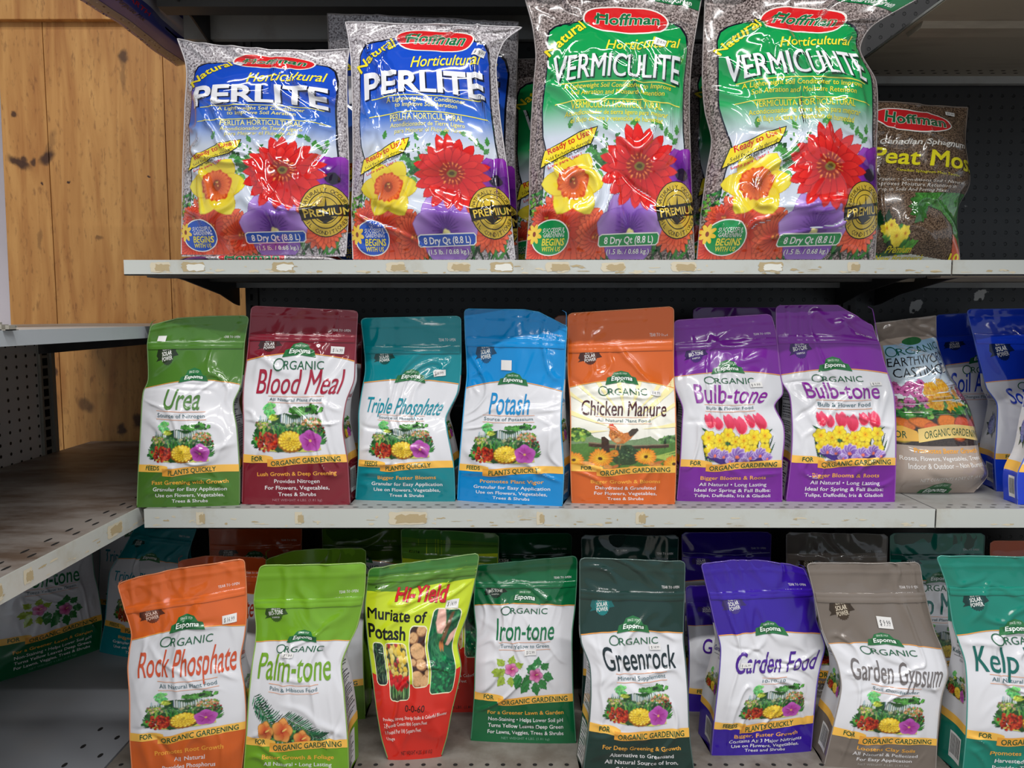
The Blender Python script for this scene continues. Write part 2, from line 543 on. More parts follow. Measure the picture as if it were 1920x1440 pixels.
class Canvas:
    """a little scan-line painter; its cells become coloured mesh cells of the print"""

    def __init__(self, w, h, ss=3, cell=1.0):
        self.w, self.h, self.ss, self.cell = w, h, ss, cell
        self.im = np.zeros((int(h * ss), int(w * ss), 3))
        self.al = np.zeros((int(h * ss), int(w * ss)))
        self.rng = random.Random(w * 31 + h)

    def fill(self, pts, col, noise=0.0):
        s = self.ss
        P = np.asarray(pts, float) * s
        x0, y0 = np.floor(P.min(0)).astype(int); x1, y1 = np.ceil(P.max(0)).astype(int) + 1
        x0, y0 = max(x0, 0), max(y0, 0); x1, y1 = min(x1, self.im.shape[1]), min(y1, self.im.shape[0])
        if x1 <= x0 or y1 <= y0:
            return
        X, Y = np.meshgrid(np.arange(x0, x1) + 0.5, np.arange(y0, y1) + 0.5)
        ins = np.zeros(X.shape, bool)
        n = len(P)
        for i in range(n):
            ax, ay = P[i]; bx, by = P[(i + 1) % n]
            if ay == by:
                continue
            c = ((ay > Y) != (by > Y)) & (X < (bx - ax) * (Y - ay) / (by - ay) + ax)
            ins ^= c
        if not ins.any():
            return
        if callable(col):
            cc = col(X[ins] / s, Y[ins] / s)
        else:
            cc = np.tile(np.asarray(col, float), (ins.sum(), 1))
        if noise:
            cc = cc * (1 + noise * (vnoise(X[ins] * 0.45, Y[ins] * 0.45, 3)[:, None] - 0.5) * 2)
        self.im[y0:y1, x0:x1][ins] = np.clip(cc, 0, 255)
        self.al[y0:y1, x0:x1][ins] = 1

    def ell(self, cx, cy, rx, ry, col, rot=0, n=16, jit=0.0, noise=0.0):
        R = self.rng
        P = []
        for i in range(n):
            t = 2 * math.pi * i / n
            k = 1 + jit * (R.random() - 0.5) * 2
            u, w = rx * math.cos(t) * k, ry * math.sin(t) * k
            P.append((cx + u * math.cos(rot) - w * math.sin(rot), cy + u * math.sin(rot) + w * math.cos(rot)))
        self.fill(P, col, noise)

    def petal(self, cx, cy, ang, r0, r1, w, c0, c1, tip=0.5, n=10, outline=None):
        """a petal from radius r0 to r1; c0 at its base, c1 at its tip"""
        ca, sa = math.cos(ang), math.sin(ang)

        def shape(r0, r1, w):
            P = []
            for i in range(n + 1):
                t = i / n
                P.append((r0 + (r1 - r0) * t, w / 2 * max(math.sin(math.pi * t ** (0.7 + tip)), 0) ** 0.62 + w * 0.05 * (1 - t)))
            P = P + [(a, -b) for a, b in P[::-1]]
            return [(cx + a * ca - b * sa, cy + a * sa + b * ca) for a, b in P]
        if outline is not None:
            self.fill(shape(r0, r1 + 0.8, w + 1.6), outline)
        c0, c1 = np.asarray(c0, float), np.asarray(c1, float)

        def col(X, Y):
            t = np.clip((((X - cx) * ca + (Y - cy) * sa) - r0) / (r1 - r0), 0, 1)[:, None]
            k = 1 + 0.14 * np.sin(((X - cx) * -sa + (Y - cy) * ca) * 2.6)[:, None]
            return (c0 * (1 - t) + c1 * t) * k
        self.fill(shape(r0, r1, w), col)

    def daisy(self, cx, cy, r, n, w, c0, c1, cc=None, rc=0, r0=0, ph=0, tip=0.5, rows=1, outline=None, sq=1.0):
        for k in range(rows):
            rr = r * (1 - 0.22 * k)
            for i in range(n):
                a = ph + (i + 0.5 * k) * 2 * math.pi / n + (self.rng.random() - 0.5) * 0.12
                self.petal(cx, cy, a, r0, rr * (0.92 + 0.16 * self.rng.random()), w, c0, c1, tip, outline=outline)
        if rc:
            self.ell(cx, cy, rc, rc, cc, jit=0.12)

    def blade(self, x, y, ang, L, w, col, curve=0.0):
        P, Q = [], []
        a = ang
        px, py = x, y
        for i in range(7):
            t = i / 6
            ww = w / 2 * (math.sin(math.pi * (t * 0.85 + 0.12)))
            P.append((px - math.sin(a) * ww, py + math.cos(a) * ww)); Q.append((px + math.sin(a) * ww, py - math.cos(a) * ww))
            a += curve / 6
            px += math.cos(a) * L / 6; py += math.sin(a) * L / 6
        self.fill(P + Q[::-1], col)

    def bush(self, cx, cy, rx, ry, cols, n=40, r=3.0):
        R = self.rng
        for i in range(n):
            a, q = R.random() * 2 * math.pi, math.sqrt(R.random())
            c = np.array(cols[R.randrange(len(cols))], float) * (0.75 + 0.5 * R.random())
            self.ell(cx + rx * q * math.cos(a), cy + ry * q * math.sin(a), r * (0.5 + R.random()), r * (0.4 + 0.8 * R.random()), c, R.random() * 3, 7, 0.3)

    def cells(self):
        k = int(self.cell * self.ss)
        H, W = self.im.shape[0] // k, self.im.shape[1] // k
        im = self.im[:H * k, :W * k].reshape(H, k, W, k, 3); al = self.al[:H * k, :W * k].reshape(H, k, W, k, 1)
        pm = srgb(im) * al
        cs = pm.sum((1, 3)); ws = al.sum((1, 3))
        # corner values: mean over the four neighbouring cells
        cp = np.zeros((H + 2, W + 2, 3)); wp = np.zeros((H + 2, W + 2, 1))
        cp[1:-1, 1:-1] = cs; wp[1:-1, 1:-1] = ws
        c4 = cp[:-1, :-1] + cp[1:, :-1] + cp[:-1, 1:] + cp[1:, 1:]
        w4 = wp[:-1, :-1] + wp[1:, :-1] + wp[:-1, 1:] + wp[1:, 1:]
        col = c4 / np.maximum(w4, 1e-6)
        keep = ws[:, :, 0] > 0.5 * k * k
        # sharpen the corner colours a little towards the cell they sit in
        ys, xs = np.nonzero(keep)
        gid = np.arange((H + 1) * (W + 1)).reshape(H + 1, W + 1)
        Q = np.stack([gid[ys, xs], gid[ys, xs + 1], gid[ys + 1, xs + 1], gid[ys + 1, xs]], 1)
        gy, gx = np.mgrid[0:H + 1, 0:W + 1]
        V = np.stack([gx.ravel(), gy.ravel()], 1) * self.cell
        used, inv = np.unique(Q.reshape(-1), return_inverse=True)
        return V[used].astype(float), inv.reshape(-1, 4), col.reshape(-1, 3)[used]


GREENS = [(30, 92, 44), (54, 128, 54), (88, 160, 62), (20, 60, 34), (130, 180, 80)]


def pic_garden():
    cv = Canvas(156, 112, 3)
    R = cv.rng
    cv.ell(78, 98, 62, 9, (206, 204, 96), jit=0.08)
    cv.ell(74, 66, 66, 40, (34, 74, 36), jit=0.1, n=30)
    cv.bush(38, 20, 12, 14, [(96, 180, 110), (70, 160, 90), (120, 196, 110)], 60, 3.4)
    cv.bush(100, 20, 24, 7, [(88, 160, 70), (60, 120, 50)], 70, 3.2)
    cv.bush(124, 16, 16, 9, [(28, 60, 34), (60, 120, 50), (80, 150, 60)], 50, 3.2)
    for i in range(30):
        x = 18 + i * 4.3 + R.random()
        if 44 < x < 58:
            continue
        top = 30 + 6 * math.sin(i * 0.5) - (4 if 20 < x < 40 else 0)
        cv.fill([(x, top + 4), (x + 1.2, top), (x + 2.6, top + 4), (x + 2.6, 56), (x, 56)], (214, 222, 220) if i % 3 else (170, 190, 196))
    cv.blade(61, 56, -math.pi / 2, 34, 2, (110, 120, 150))
    cv.bush(46, 36, 8, 6, [(190, 200, 70), (150, 170, 60)], 30, 2.6)
    cv.bush(26, 54, 18, 10, [(180, 190, 80), (120, 150, 70), (190, 150, 130), (70, 120, 50)], 90, 2.4)
    cv.bush(60, 56, 18, 9, [(60, 120, 80), (40, 84, 60), (120, 120, 100), (90, 150, 80)], 90, 2.6)
    cv.bush(92, 54, 20, 9, [(50, 80, 50), (150, 150, 110), (90, 140, 70)], 90, 2.4)
    cv.bush(122, 44, 20, 12, [(200, 140, 90), (170, 100, 60), (90, 140, 60), (210, 160, 110)], 110, 2.2)
    cv.bush(138, 62, 10, 14, [(150, 40, 40), (60, 110, 50), (30, 50, 30)], 60, 2.6)
    for i in range(42):
        x = 12 + R.random() * 130
        cv.blade(x, 74 + R.random() * 8, -math.pi / 2 + (R.random() - 0.5) * 1.3, 14 + R.random() * 16, 2.6, GREENS[R.randrange(5)], (R.random() - 0.5))
    for i in range(18):
        cv.blade(20 - R.random() * 6, 80 + R.random() * 14, math.pi + (R.random() - 0.5) * 1.6, 14 + 8 * R.random(), 4, GREENS[R.randrange(4)], 0.3)
        cv.blade(130 + R.random() * 6, 78 + R.random() * 14, (R.random() - 0.6) * 1.6, 14 + 10 * R.random(), 4, GREENS[R.randrange(4)], -0.3)
    for i in range(120):
        a, q = R.random() * 6.28, math.sqrt(R.random())
        c = np.array([(206, 58, 34), (226, 84, 44), (176, 34, 26), (120, 20, 20)][R.randrange(4)], float)
        cv.petal(34 + 22 * q * math.cos(a), 86 + 17 * q * math.sin(a), R.random() * 6.28, 0, 6, 4.2, c * 0.8, c)
    cy, cx = 85, 78
    cv.ell(cx, cy + 1, 26, 21, (150, 90, 20), jit=0.04, n=30)
    for ring, (rr, n) in enumerate(((26, 17), (21, 15), (16, 12), (11, 9), (7, 7))):
        for i in range(n):
            a = i * 2 * math.pi / n + ring * 0.3
            px, py = cx + rr * 0.72 * math.cos(a), cy + rr * 0.58 * math.sin(a) - ring
            cv.ell(px, py, 5.6 - ring * 0.5, 4.0 - ring * 0.35, (170, 112, 20), a, 9)
            cv.ell(px, py - 0.6, 4.9 - ring * 0.5, 3.3 - ring * 0.3, (240, 208, 56) if R.random() < 0.8 else (250, 226, 90), a, 9)
    cv.bush(cx, cy - 3, 5, 3.6, [(60, 50, 20), (110, 90, 20), (240, 210, 60)], 26, 0.9)
    cx, cy = 118, 84
    for i in range(5):
        a = -math.pi / 2 + i * 2 * math.pi / 5
        cv.petal(cx, cy, a, 0, 23, 24, (150, 40, 130), (186, 92, 184), 0.2)
        cv.blade(cx, cy, a, 16, 1.6, (110, 20, 100))
        cv.blade(cx, cy, a + 0.32, 15, 1.0, (214, 140, 210))
    cv.ell(cx, cy, 2.6, 2.6, (210, 160, 90))
    return cv


def pic_tulips():
    cv = Canvas(156, 100, 3)
    R = cv.rng
    for i in range(46):
        cv.blade(16 + i * 2.7, 92, -math.pi / 2 + (R.random() - 0.5) * 0.5 + (i - 23) * 0.008, 34 + 22 * R.random(), 3.2, [(30, 84, 44), (20, 56, 32), (70, 130, 70)][i % 3])
    cv.blade(24, 44, -2.5, 26, 5, (34, 90, 50)); cv.blade(130, 44, -0.6, 24, 4, (34, 90, 50))
    for (x, y, s) in ((22, 16, 1.0), (38, 20, 0.9), (62, 18, 1.1), (84, 24, 1.2), (106, 16, 0.9), (128, 18, 1.15)):
        cv.ell(x, y, 11 * s, 15 * s, (250, 200, 215), n=14)
        cv.ell(x, y, 10 * s, 14 * s, (226, 62, 96), n=14)
        cv.petal(x, y + 14 * s, -math.pi / 2, 0, 30 * s, 14 * s, (200, 30, 60), (240, 90, 124))
        cv.petal(x - 4 * s, y + 13 * s, -math.pi / 2 - 0.2, 0, 28 * s, 8 * s, (190, 30, 60), (232, 76, 110))
    for (x, y, s) in ((18, 48, 1.1), (40, 52, 1.0), (56, 42, 1.1), (72, 54, .8), (88, 52, 1.0), (108, 46, 1.2), (132, 44, 1.1), (24, 70, 1.1), (66, 72, 1.0), (108, 70, .9), (132, 70, 1.1), (46, 66, .8), (90, 64, .8)):
        for i in range(6):
            cv.petal(x, y, i * math.pi / 3 + s, 0, 13 * s, 9 * s, (236, 196, 20), (250, 226, 64), outline=(190, 150, 10))
        cv.ell(x, y, 3.4 * s, 3.4 * s, (240, 178, 20), jit=0.2); cv.ell(x, y, 1.2, 1.2, (150, 90, 10))
    cv.fill([(14, 82), (30, 74), (140, 76), (148, 84), (140, 99), (50, 99)], (62, 34, 120), 0.2)
    for (x, y, s) in ((32, 80, 1), (50, 82, .9), (78, 82, 1.25), (104, 84, 1), (124, 80, 1.05), (140, 86, .8), (64, 92, .7), (92, 92, .7)):
        for i in range(5):
            cv.petal(x, y, -math.pi / 2 + (i - 2) * 0.62, 0, 15 * s, 9 * s, (96, 50, 150), (166, 134, 208), 0.3, outline=(226, 214, 240))
        cv.ell(x, y, 3 * s, 3 * s, (236, 120, 90), jit=0.3)
    return cv


def pic_farm():
    cv = Canvas(200, 134, 3)
    R = cv.rng
    hill = lambda pts, c: cv.fill(pts, c, 0.18)
    hill([(0, 30), (14, 22), (30, 26), (44, 46), (60, 52), (90, 54), (128, 50), (150, 42), (170, 58), (200, 36), (200, 134), (0, 134)], (122, 146, 106))
    cv.bush(14, 40, 20, 18, [(96, 140, 60), (150, 176, 70), (60, 96, 46)], 150, 4)
    cv.bush(186, 52, 16, 10, [(70, 110, 60), (100, 140, 80)], 60, 4)
    hill([(0, 66), (30, 62), (60, 74), (120, 70), (170, 66), (200, 56), (200, 134), (0, 134)], (84, 124, 54))
    for i in range(9):
        cv.fill([(150 + i * 5, 92 - i * 1), (200, 78 + i * 7), (200, 81 + i * 7), (148 + i * 4, 95)], (170, 190, 90))
    cv.blade(178, 72, -math.pi / 2, 26, 6, (40, 62, 40))
    cv.fill([(34, 60), (66, 62), (120, 66), (186, 62), (186, 70), (120, 74), (34, 70)], (70, 50, 36), 0.3)
    cv.fill([(34, 59), (120, 65), (186, 61), (186, 63), (120, 67), (34, 62)], (140, 120, 96))
    cv.fill([(58, 46), (64, 44), (72, 52), (74, 82), (58, 82)], (64, 42, 30), 0.3)
    cv.ell(104, 90, 26, 26, (52, 72, 46), jit=0.1, noise=0.3); cv.bush(104, 84, 18, 16, [(70, 100, 60), (40, 60, 40), (110, 140, 90)], 50, 1.6)
    for x in (84, 92):
        cv.blade(x + 2, 62, 1.7, 14, 1.6, (196, 150, 90))
    cv.fill([(72, 10), (78, 8), (84, 12), (90, 26), (100, 34), (112, 30), (120, 22), (124, 22), (122, 34), (112, 50), (100, 60), (88, 62), (78, 54), (72, 42), (74, 24)], (196, 120, 60), 0.35)
    cv.fill([(74, 12), (82, 10), (88, 22), (82, 26), (74, 24)], (214, 110, 60), 0.2)
    cv.fill([(108, 32), (116, 20), (126, 18), (128, 24), (120, 38), (112, 44)], (70, 60, 50), 0.4)
    cv.fill([(72, 8), (74, 4), (77, 6), (79, 3), (82, 8), (78, 12)], (206, 50, 34)); cv.fill([(68, 15), (73, 13), (73, 17)], (230, 180, 90))
    cv.bush(86, 38, 9, 10, [(150, 80, 40), (220, 150, 80)], 30, 2); cv.ell(88, 52, 7, 6, (214, 170, 120), jit=.2)
    for (x, y, n) in ((30, 112, 0), (44, 118, 0), (150, 108, 0), (164, 116, 0), (176, 122, 0), (70, 120, 0), (118, 122, 0)):
        cv.blade(x, y + 8, -0.8 + 1.2 * R.random(), 30, 9, (190, 110, 60)); cv.ell(x, y, 9, 6, (206, 140, 70), jit=0.1, noise=0.2)
    cv.blade(46, 124, -1.3, 34, 5, (70, 110, 60), 1.3); cv.blade(130, 126, -1.2, 30, 5, (80, 120, 70), 0.8); cv.blade(92, 126, -1.6, 30, 4, (60, 90, 50))
    for (x, y, r) in ((56, 98, 23), (142, 92, 21), (6, 104, 20), (196, 112, 22), (82, 84, 8)):
        cv.daisy(x, y, r, 20, r * 0.26, (250, 216, 60), (236, 130, 40), (84, 50, 20), r * 0.2, 0, 0.2, outline=(190, 110, 30))
    return cv


def leaf_shape(cv, x, y, ang, L, w, col):
    pts = []
    for i, (t, k) in enumerate(((0, 0), (.12, .55), (.2, .45), (.34, 1), (.44, .7), (.6, .8), (.7, .45), (1, 0))):
        pts.append((t * L, k * w / 2))
    P = pts + [(a, -b) for a, b in pts[::-1]]
    c, s = math.cos(ang), math.sin(ang)
    cv.fill([(x + a * c - b * s, y + a * s + b * c) for a, b in P], col, 0.25)
    cv.blade(x, y, ang, L * 0.9, 1.0, np.array(col) * 0.7)


def pic_hibiscus():
    cv = Canvas(140, 92, 3)
    for (x, y, a, L) in ((44, 24, -1.3, 24), (30, 26, -2.3, 24), (24, 38, 3.0, 22), (30, 50, 2.2, 24), (44, 50, 1.4, 20), (54, 30, -0.6, 22), (34, 36, 2.7, 30)):
        leaf_shape(cv, x, y, a, L, 20, (150, 176, 60))
    for (x, y, a, L) in ((84, 44, -1.2, 30), (100, 30, -1.4, 26), (110, 34, -0.7, 22), (114, 46, 0.4, 24), (96, 60, 1.4, 28), (82, 60, 2.2, 28), (70, 52, 3.0, 22), (106, 56, 0.9, 24), (62, 54, 1.9, 20), (92, 48, 2.6, 30)):
        leaf_shape(cv, x, y, a, L, 22, (46, 122, 60))
    for (x, y, r) in ((46, 34, 15), (98, 46, 15)):
        for i in range(5):
            cv.petal(x, y, i * 1.2566 - 1.2, 0, r, 13, (176, 40, 110), (226, 156, 196), 0.2, outline=(150, 90, 130))
        cv.ell(x, y, 2.4, 2.4, (120, 20, 70)); cv.blade(x, y, -0.4, 7, 1.5, (240, 220, 120))
    return cv


def pic_palm():
    cv = Canvas(160, 100, 3)
    R = cv.rng

    def frond(x0, y0, x1, y1, bend, n, L, col):
        cv.fill([(x0, y0), ((x0 + x1) / 2, (y0 + y1) / 2 + bend - 1), (x1, y1), ((x0 + x1) / 2, (y0 + y1) / 2 + bend + 1.4)], (90, 140, 70))
        for i in range(n):
            t = i / n
            x = x0 + (x1 - x0) * t; y = y0 + (y1 - y0) * t + bend * math.sin(math.pi * t)
            base = math.atan2(y1 - y0, x1 - x0)
            for sd in (-1, 1):
                cv.blade(x, y, base + sd * (0.95 - 0.45 * t) + 0.08 * (R.random() - 0.5), L * (0.75 + 0.5 * math.sin(math.pi * (t * 0.8 + 0.1)) * R.random() ** 0.4), 1.7, np.array(col, float) * (0.5 + 1.1 * R.random()), sd * 0.25)
        cv.line_ = None
    frond(8, 22, 146, 70, 16, 40, 24, (24, 76, 52))
    frond(6, 12, 80, 70, 10, 26, 20, (34, 96, 62))
    frond(70, 40, 150, 84, -6, 26, 20, (30, 84, 54))
    cv.bush(70, 68, 34, 16, [(24, 70, 40), (50, 110, 60), (90, 150, 70)], 70, 4)
    for (x, y, r) in ((34, 64, 17), (68, 62, 21), (106, 76, 17)):
        for i in range(5):
            cv.petal(x, y, i * 1.2566 - 1.4, 0, r, r * 0.95, (196, 70, 40), (240, 178, 90), 0.1, outline=(180, 110, 40))
        cv.ell(x, y, 3, 3, (170, 40, 30)); cv.blade(x, y, -0.5, 11, 2.2, (250, 220, 120))
    return cv


def pic_worm():
    cv = Canvas(220, 130, 3)
    R = cv.rng
    cv.fill([(0, 40), (220, 56), (220, 130), (0, 130)], (64, 54, 48), 0.4)
    cv.bush(110, 60, 110, 22, GREENS, 200, 5)
    for i in range(34):
        x, y = 6 + R.random() * 84, 12 + R.random() * 46
        cv.daisy(x, y, 9, 9, 4, (180, 70, 140), (226, 130, 190), (70, 30, 60), 2, outline=(150, 70, 120))
    for i in range(30):
        x, y = 92 + R.random() * 90, 16 + R.random() * 48
        cv.daisy(x, y, 11, 6, 9, (226, 150, 30), (246, 196, 70), (200, 120, 20), 2, outline=(190, 120, 20), tip=0.2)
    for i in range(8):
        cv.daisy(186 + R.random() * 30, 30 + R.random() * 30, 8, 8, 4, (150, 60, 90), (190, 90, 130), (70, 30, 60), 2)
    for i in range(14):
        cv.ell(20 + i * 14, 74 + 6 * math.sin(i), 12, 7, GREENS[i % 3], R.random(), jit=0.2, noise=0.3)
    for (x, y, rx, ry, c) in ((30, 96, 26, 13, (226, 120, 50)), (70, 92, 30, 10, (236, 128, 50)), (8, 100, 16, 16, (240, 200, 50)), (92, 104, 22, 13, (232, 110, 60)), (130, 92, 26, 16, (240, 130, 40)),
                            (166, 96, 24, 15, (220, 90, 60)), (196, 102, 20, 16, (206, 60, 60)), (26, 112, 26, 14, (240, 206, 60)), (150, 110, 20, 12, (226, 110, 50)), (214, 92, 16, 12, (226, 120, 60))):
        cv.ell(x, y, rx, ry, np.array(c) * 0.7, 0.2, jit=0.05)
        cv.ell(x, y - 1, rx - 2, ry - 2, c, 0.2, jit=0.05, noise=0.15)
    cv.ell(92, 106, 8, 5, (240, 150, 90))
    return cv


def pic_hydrangea():
    cv = Canvas(80, 96, 3)
    R = cv.rng
    for a in (0.3, 1.2, 2.2, 3.4, 4.4, 5.4, -0.2):
        leaf_shape(cv, 40, 48, a, 44, 26, (40, 66, 50))
    cv.ell(40, 44, 27, 32, (60, 70, 130), jit=0.1)
    for i in range(60):
        a, q = R.random() * 6.28, math.sqrt(R.random())
        x, y = 40 + 25 * q * math.cos(a), 44 + 31 * q * math.sin(a)
        for k in range(4):
            cv.petal(x, y, k * 1.57 + i, 0, 5, 4.6, (80, 90, 160), (140 + R.random() * 40, 150 + R.random() * 30, 210), 0.2)
    return cv


def pic_bouquet(tex):
    cv = Canvas(328, 246, 2)
    R = cv.rng
    cv.bush(150, 60, 44, 30, [(60, 120, 60), (90, 150, 80), (40, 90, 50)], 26, 5)
    for (x, y, a) in ((76, 20, -1.3), (120, 40, -0.8), (150, 26, -2), (196, 14, -0.4), (205, 22, -1.2), (238, 8, 0.3), (262, 24, -1.9), (268, 34, -1.3), (292, 30, -1.5), (284, 40, -2.2), (124, 56, 2.6), (138, 60, 0.4), (282, 48, -0.8), (130, 70, -2.4)):
        leaf_shape(cv, x, y, a, 20, 12, (74, 146, 70))
    cv.bush(150, 90, 34, 26, [(70, 130, 70), (90, 150, 80), (40, 90, 50), (150, 180, 120)], 40, 6)
    cv.bush(20, 160, 26, 26, GREENS, 90, 3)
    for i in range(60):
        cv.blade(4 + R.random() * 320, 246, -1.57 + (R.random() - 0.5) * 1.8, 30 + 20 * R.random(), 5, GREENS[i % 4])
    # purple anemone on the right
    for (a, L, w) in ((-1.9, 52, 50), (-1.25, 56, 50), (-0.5, 44, 44), (0.5, 50, 40), (1.5, 50, 40), (2.8, 36, 34)):
        cv.petal(304, 104, a, 0, L, w, (70, 20, 110), (160, 50, 190), 0.1, outline=(110, 30, 140))
    cv.ell(302, 106, 13, 14, (30, 18, 44), jit=0.15)
    # salmon and orange gerberas below
    for (x, y, r, c0, c1) in ((252, 160, 44, (196, 60, 30), (250, 150, 100)), (284, 196, 42, (186, 36, 22), (246, 110, 70)), (70, 202, 70, (180, 34, 22), (246, 110, 72)), (34, 182, 28, (176, 30, 24), (240, 96, 66)),
                              (20, 224, 34, (176, 30, 24), (240, 96, 66)), (130, 210, 40, (180, 36, 22), (244, 110, 70))):
        cv.daisy(x, y, r, 22, r * 0.26, c0, c1, (170, 60, 30), r * 0.14, 0, R.random(), rows=2, outline=(120, 18, 14))
        cv.bush(x, y, r * 0.15, r * 0.15, [(230, 150, 60), (120, 50, 20)], 18, 1.4)
    # violet pansy
    for (a, L, w) in ((-2.1, 68, 64), (-1.1, 68, 64), (-0.15, 66, 60), (3.3, 66, 60), (1.57, 60, 84)):
        cv.petal(196, 202, a, 0, L, w, (96, 40, 150), (190, 158, 226), 0.05, outline=(112, 60, 170))
    for i in range(26):
        a = i * 0.2417
        cv.blade(196, 202, a, 26 + 8 * R.random(), 1.3, (70, 30, 120))
    cv.ell(196, 205, 7, 5, (230, 220, 150), jit=0.2)
    # yellow daffodil
    for i, (L, w) in enumerate(((62, 42), (60, 40), (64, 46), (62, 42), (60, 40), (60, 40))):
        cv.petal(84, 122, -1.05 + i * 1.047, 4, L, w, (222, 184, 30), (246, 226, 70), 0.15, outline=(200, 160, 20))
    cv.ell(84, 122, 30, 29, (206, 74, 30), jit=0.1, n=34)
    for i in range(22):
        cv.petal(84, 122, i * 0.2856, 6, 28, 8, (190, 70, 24), (240, 124, 60), 0.1)
    cv.ell(84, 122, 9, 10, (150, 60, 20), jit=0.1); cv.bush(84, 120, 5, 5, [(220, 170, 90), (90, 50, 20)], 8, 2)
    # the large red gerbera
    cx, cy = 214, 94
    cv.daisy(cx, cy, 78, 19, 22, (176, 12, 22), (226, 44, 40), None, 0, 8, 0.1, outline=(140, 10, 20))
    cv.daisy(cx, cy, 62, 17, 17, (170, 10, 20), (232, 52, 44), None, 0, 8, 0.25, outline=(130, 8, 18))
    cv.ell(cx, cy, 25, 25, (150, 30, 22), jit=0.08, n=26)
    for i in range(90):
        a = i * 0.74
        rr = 13 + 12 * R.random()
        cv.blade(cx + rr * math.cos(a), cy + rr * math.sin(a), a, 5, 2, [(236, 110, 50), (246, 150, 80), (190, 50, 30)][i % 3])
    cv.ell(cx, cy, 10, 9, (130, 110, 40), jit=0.1); cv.ell(cx, cy, 6, 5, (80, 60, 24), jit=0.1)
    return cv


def pic_peat():
    cv = Canvas(216, 110, 2)
    R = cv.rng
    for i in range(9):
        leaf_shape(cv, 130, 20, 2.4 + i * 0.35, 40, 30, (50, 104, 44))
    cv.fill([(100, 0), (216, 0), (216, 80), (200, 84), (190, 50), (160, 30), (110, 16)], (60, 120, 50), 0.5)
    for i in range(26):
        leaf_shape(cv, 10 + R.random() * 90, 50 + R.random() * 50, R.random() * 6.28, 30, 18, GREENS[i % 4])
    for i in range(10):
        cv.daisy(50 + R.random() * 40, 44 + R.random() * 24, 9, 7, 6, (230, 190, 40), (250, 226, 70), (190, 120, 20), 2)
    cv.fill([(0, 92), (110, 84), (216, 96), (216, 110), (0, 110)], (222, 224, 216), 0.1)
    cv.fill([(190, 60), (204, 66), (216, 80), (216, 110), (196, 100)], (214, 96, 60), 0.1)
    return cv


def pic_window(kind, w, h):
    cv = Canvas(w, h, 3)
    R = cv.rng
    if kind == 'grass':
        cv.fill([(0, 0), (w, 0), (w, h), (0, h)], (24, 40, 36))
        for i in range(60):
            cv.blade(R.random() * w, R.random() * h, -1.57 + (R.random() - 0.5) * 1.4, 20, 1.4, [(60, 100, 70), (110, 140, 100), (30, 60, 44)][i % 3], 0.6)
    elif kind == 'tulip':
        cv.fill([(0, 0), (w, 0), (w, h), (0, h)], (60, 70, 50))
        for i in range(50):
            cv.blade(R.random() * w, h * (0.75 + 0.25 * R.random()), -1.57, 20, 2.4, [(60, 120, 60), (140, 180, 110), (20, 50, 20)][i % 3])
        for i in range(70):
            x, y = R.random() * w, R.random() * h * 0.62
            c = [(236, 206, 90), (246, 224, 130), (240, 200, 60), (190, 60, 60)][i % 4]
            cv.petal(x, y + 6, -1.57, 0, 12, 7, np.array(c) * 0.8, c)
        for i in range(26):
            x, y = R.random() * w, h * (0.6 + 0.22 * R.random())
            cv.petal(x, y + 6, -1.57, 0, 13, 8, (150, 10, 20), (220, 40, 40))
    elif kind == 'potato':
        cv.fill([(0, 0), (w, 0), (w, h), (0, h)], (58, 34, 28), 0.4)
        for (x, y, rx, ry) in ((24, 6, 11, 9), (8, 18, 11, 10), (18, 42, 17, 17), (20, 66, 12, 11), (4, 62, 8, 7), (10, 94, 14, 17), (30, 104, 14, 18), (34, 84, 8, 10)):
            cv.ell(x, y, rx, ry, (150, 100, 62), jit=0.05); cv.ell(x - 1, y - 1, rx - 1.4, ry - 1.4, (214, 168, 118), jit=0.05, noise=0.12)
            cv.bush(x, y, rx * .7, ry * .7, [(160, 110, 70)], 7, 1)
    else:
        cv.fill([(0, 0), (w, 0), (w, h), (0, h)], (20, 90, 60))
        cv.bush(w / 2, h * 0.76, w * 0.6, h * 0.26, [(20, 120, 70), (40, 150, 90), (10, 70, 50)], 240, 3)
        cv.bush(w * 0.8, h * 0.2, w * 0.4, h * 0.2, [(30, 110, 60), (20, 70, 50)], 100, 3)
        for i in range(30):
            cv.blade(4 + R.random() * 20, 20 + R.random() * 60, 0.8 + R.random(), 30, 1.4, (50, 130, 80))
        cv.fill([(8, 0), (22, 0), (30, 26), (26, 38), (16, 36), (8, 22)], (226, 176, 160), 0.08)
        cv.fill([(53, 30), (53, 44), (44, 60), (38, 58), (42, 40)], (226, 176, 160), 0.08)
        cv.fill([(34, 4), (40, 2), (36, 40), (30, 60), (26, 50)], (110, 76, 50), 0.2)
        for x in (26, 31):
            cv.blade(x, 50, 1.5, 24, 5, (196, 116, 60))
    return cv


_pics = {}


def pic(name):
    if name not in _pics:
        cv = {'garden': pic_garden, 'tulips': pic_tulips, 'farm': pic_farm, 'hibiscus': pic_hibiscus, 'palm': pic_palm,
              'worm': pic_worm, 'hydrangea': pic_hydrangea, 'bouquet': lambda: pic_bouquet(0), 'peat': pic_peat,
              'w_grass': lambda: pic_window('grass', 22, 74), 'w_tulip': lambda: pic_window('tulip', 44, 104),
              'w_potato': lambda: pic_window('potato', 34, 110), 'w_hands': lambda: pic_window('hands', 53, 154)}[name]()
        _pics[name] = cv
    return _pics[name]


# ------------------------------------------------------------------ label layouts
RIB = (246, 190, 82)
RIB_D = (232, 160, 56)
RIB_T = (32, 84, 50)


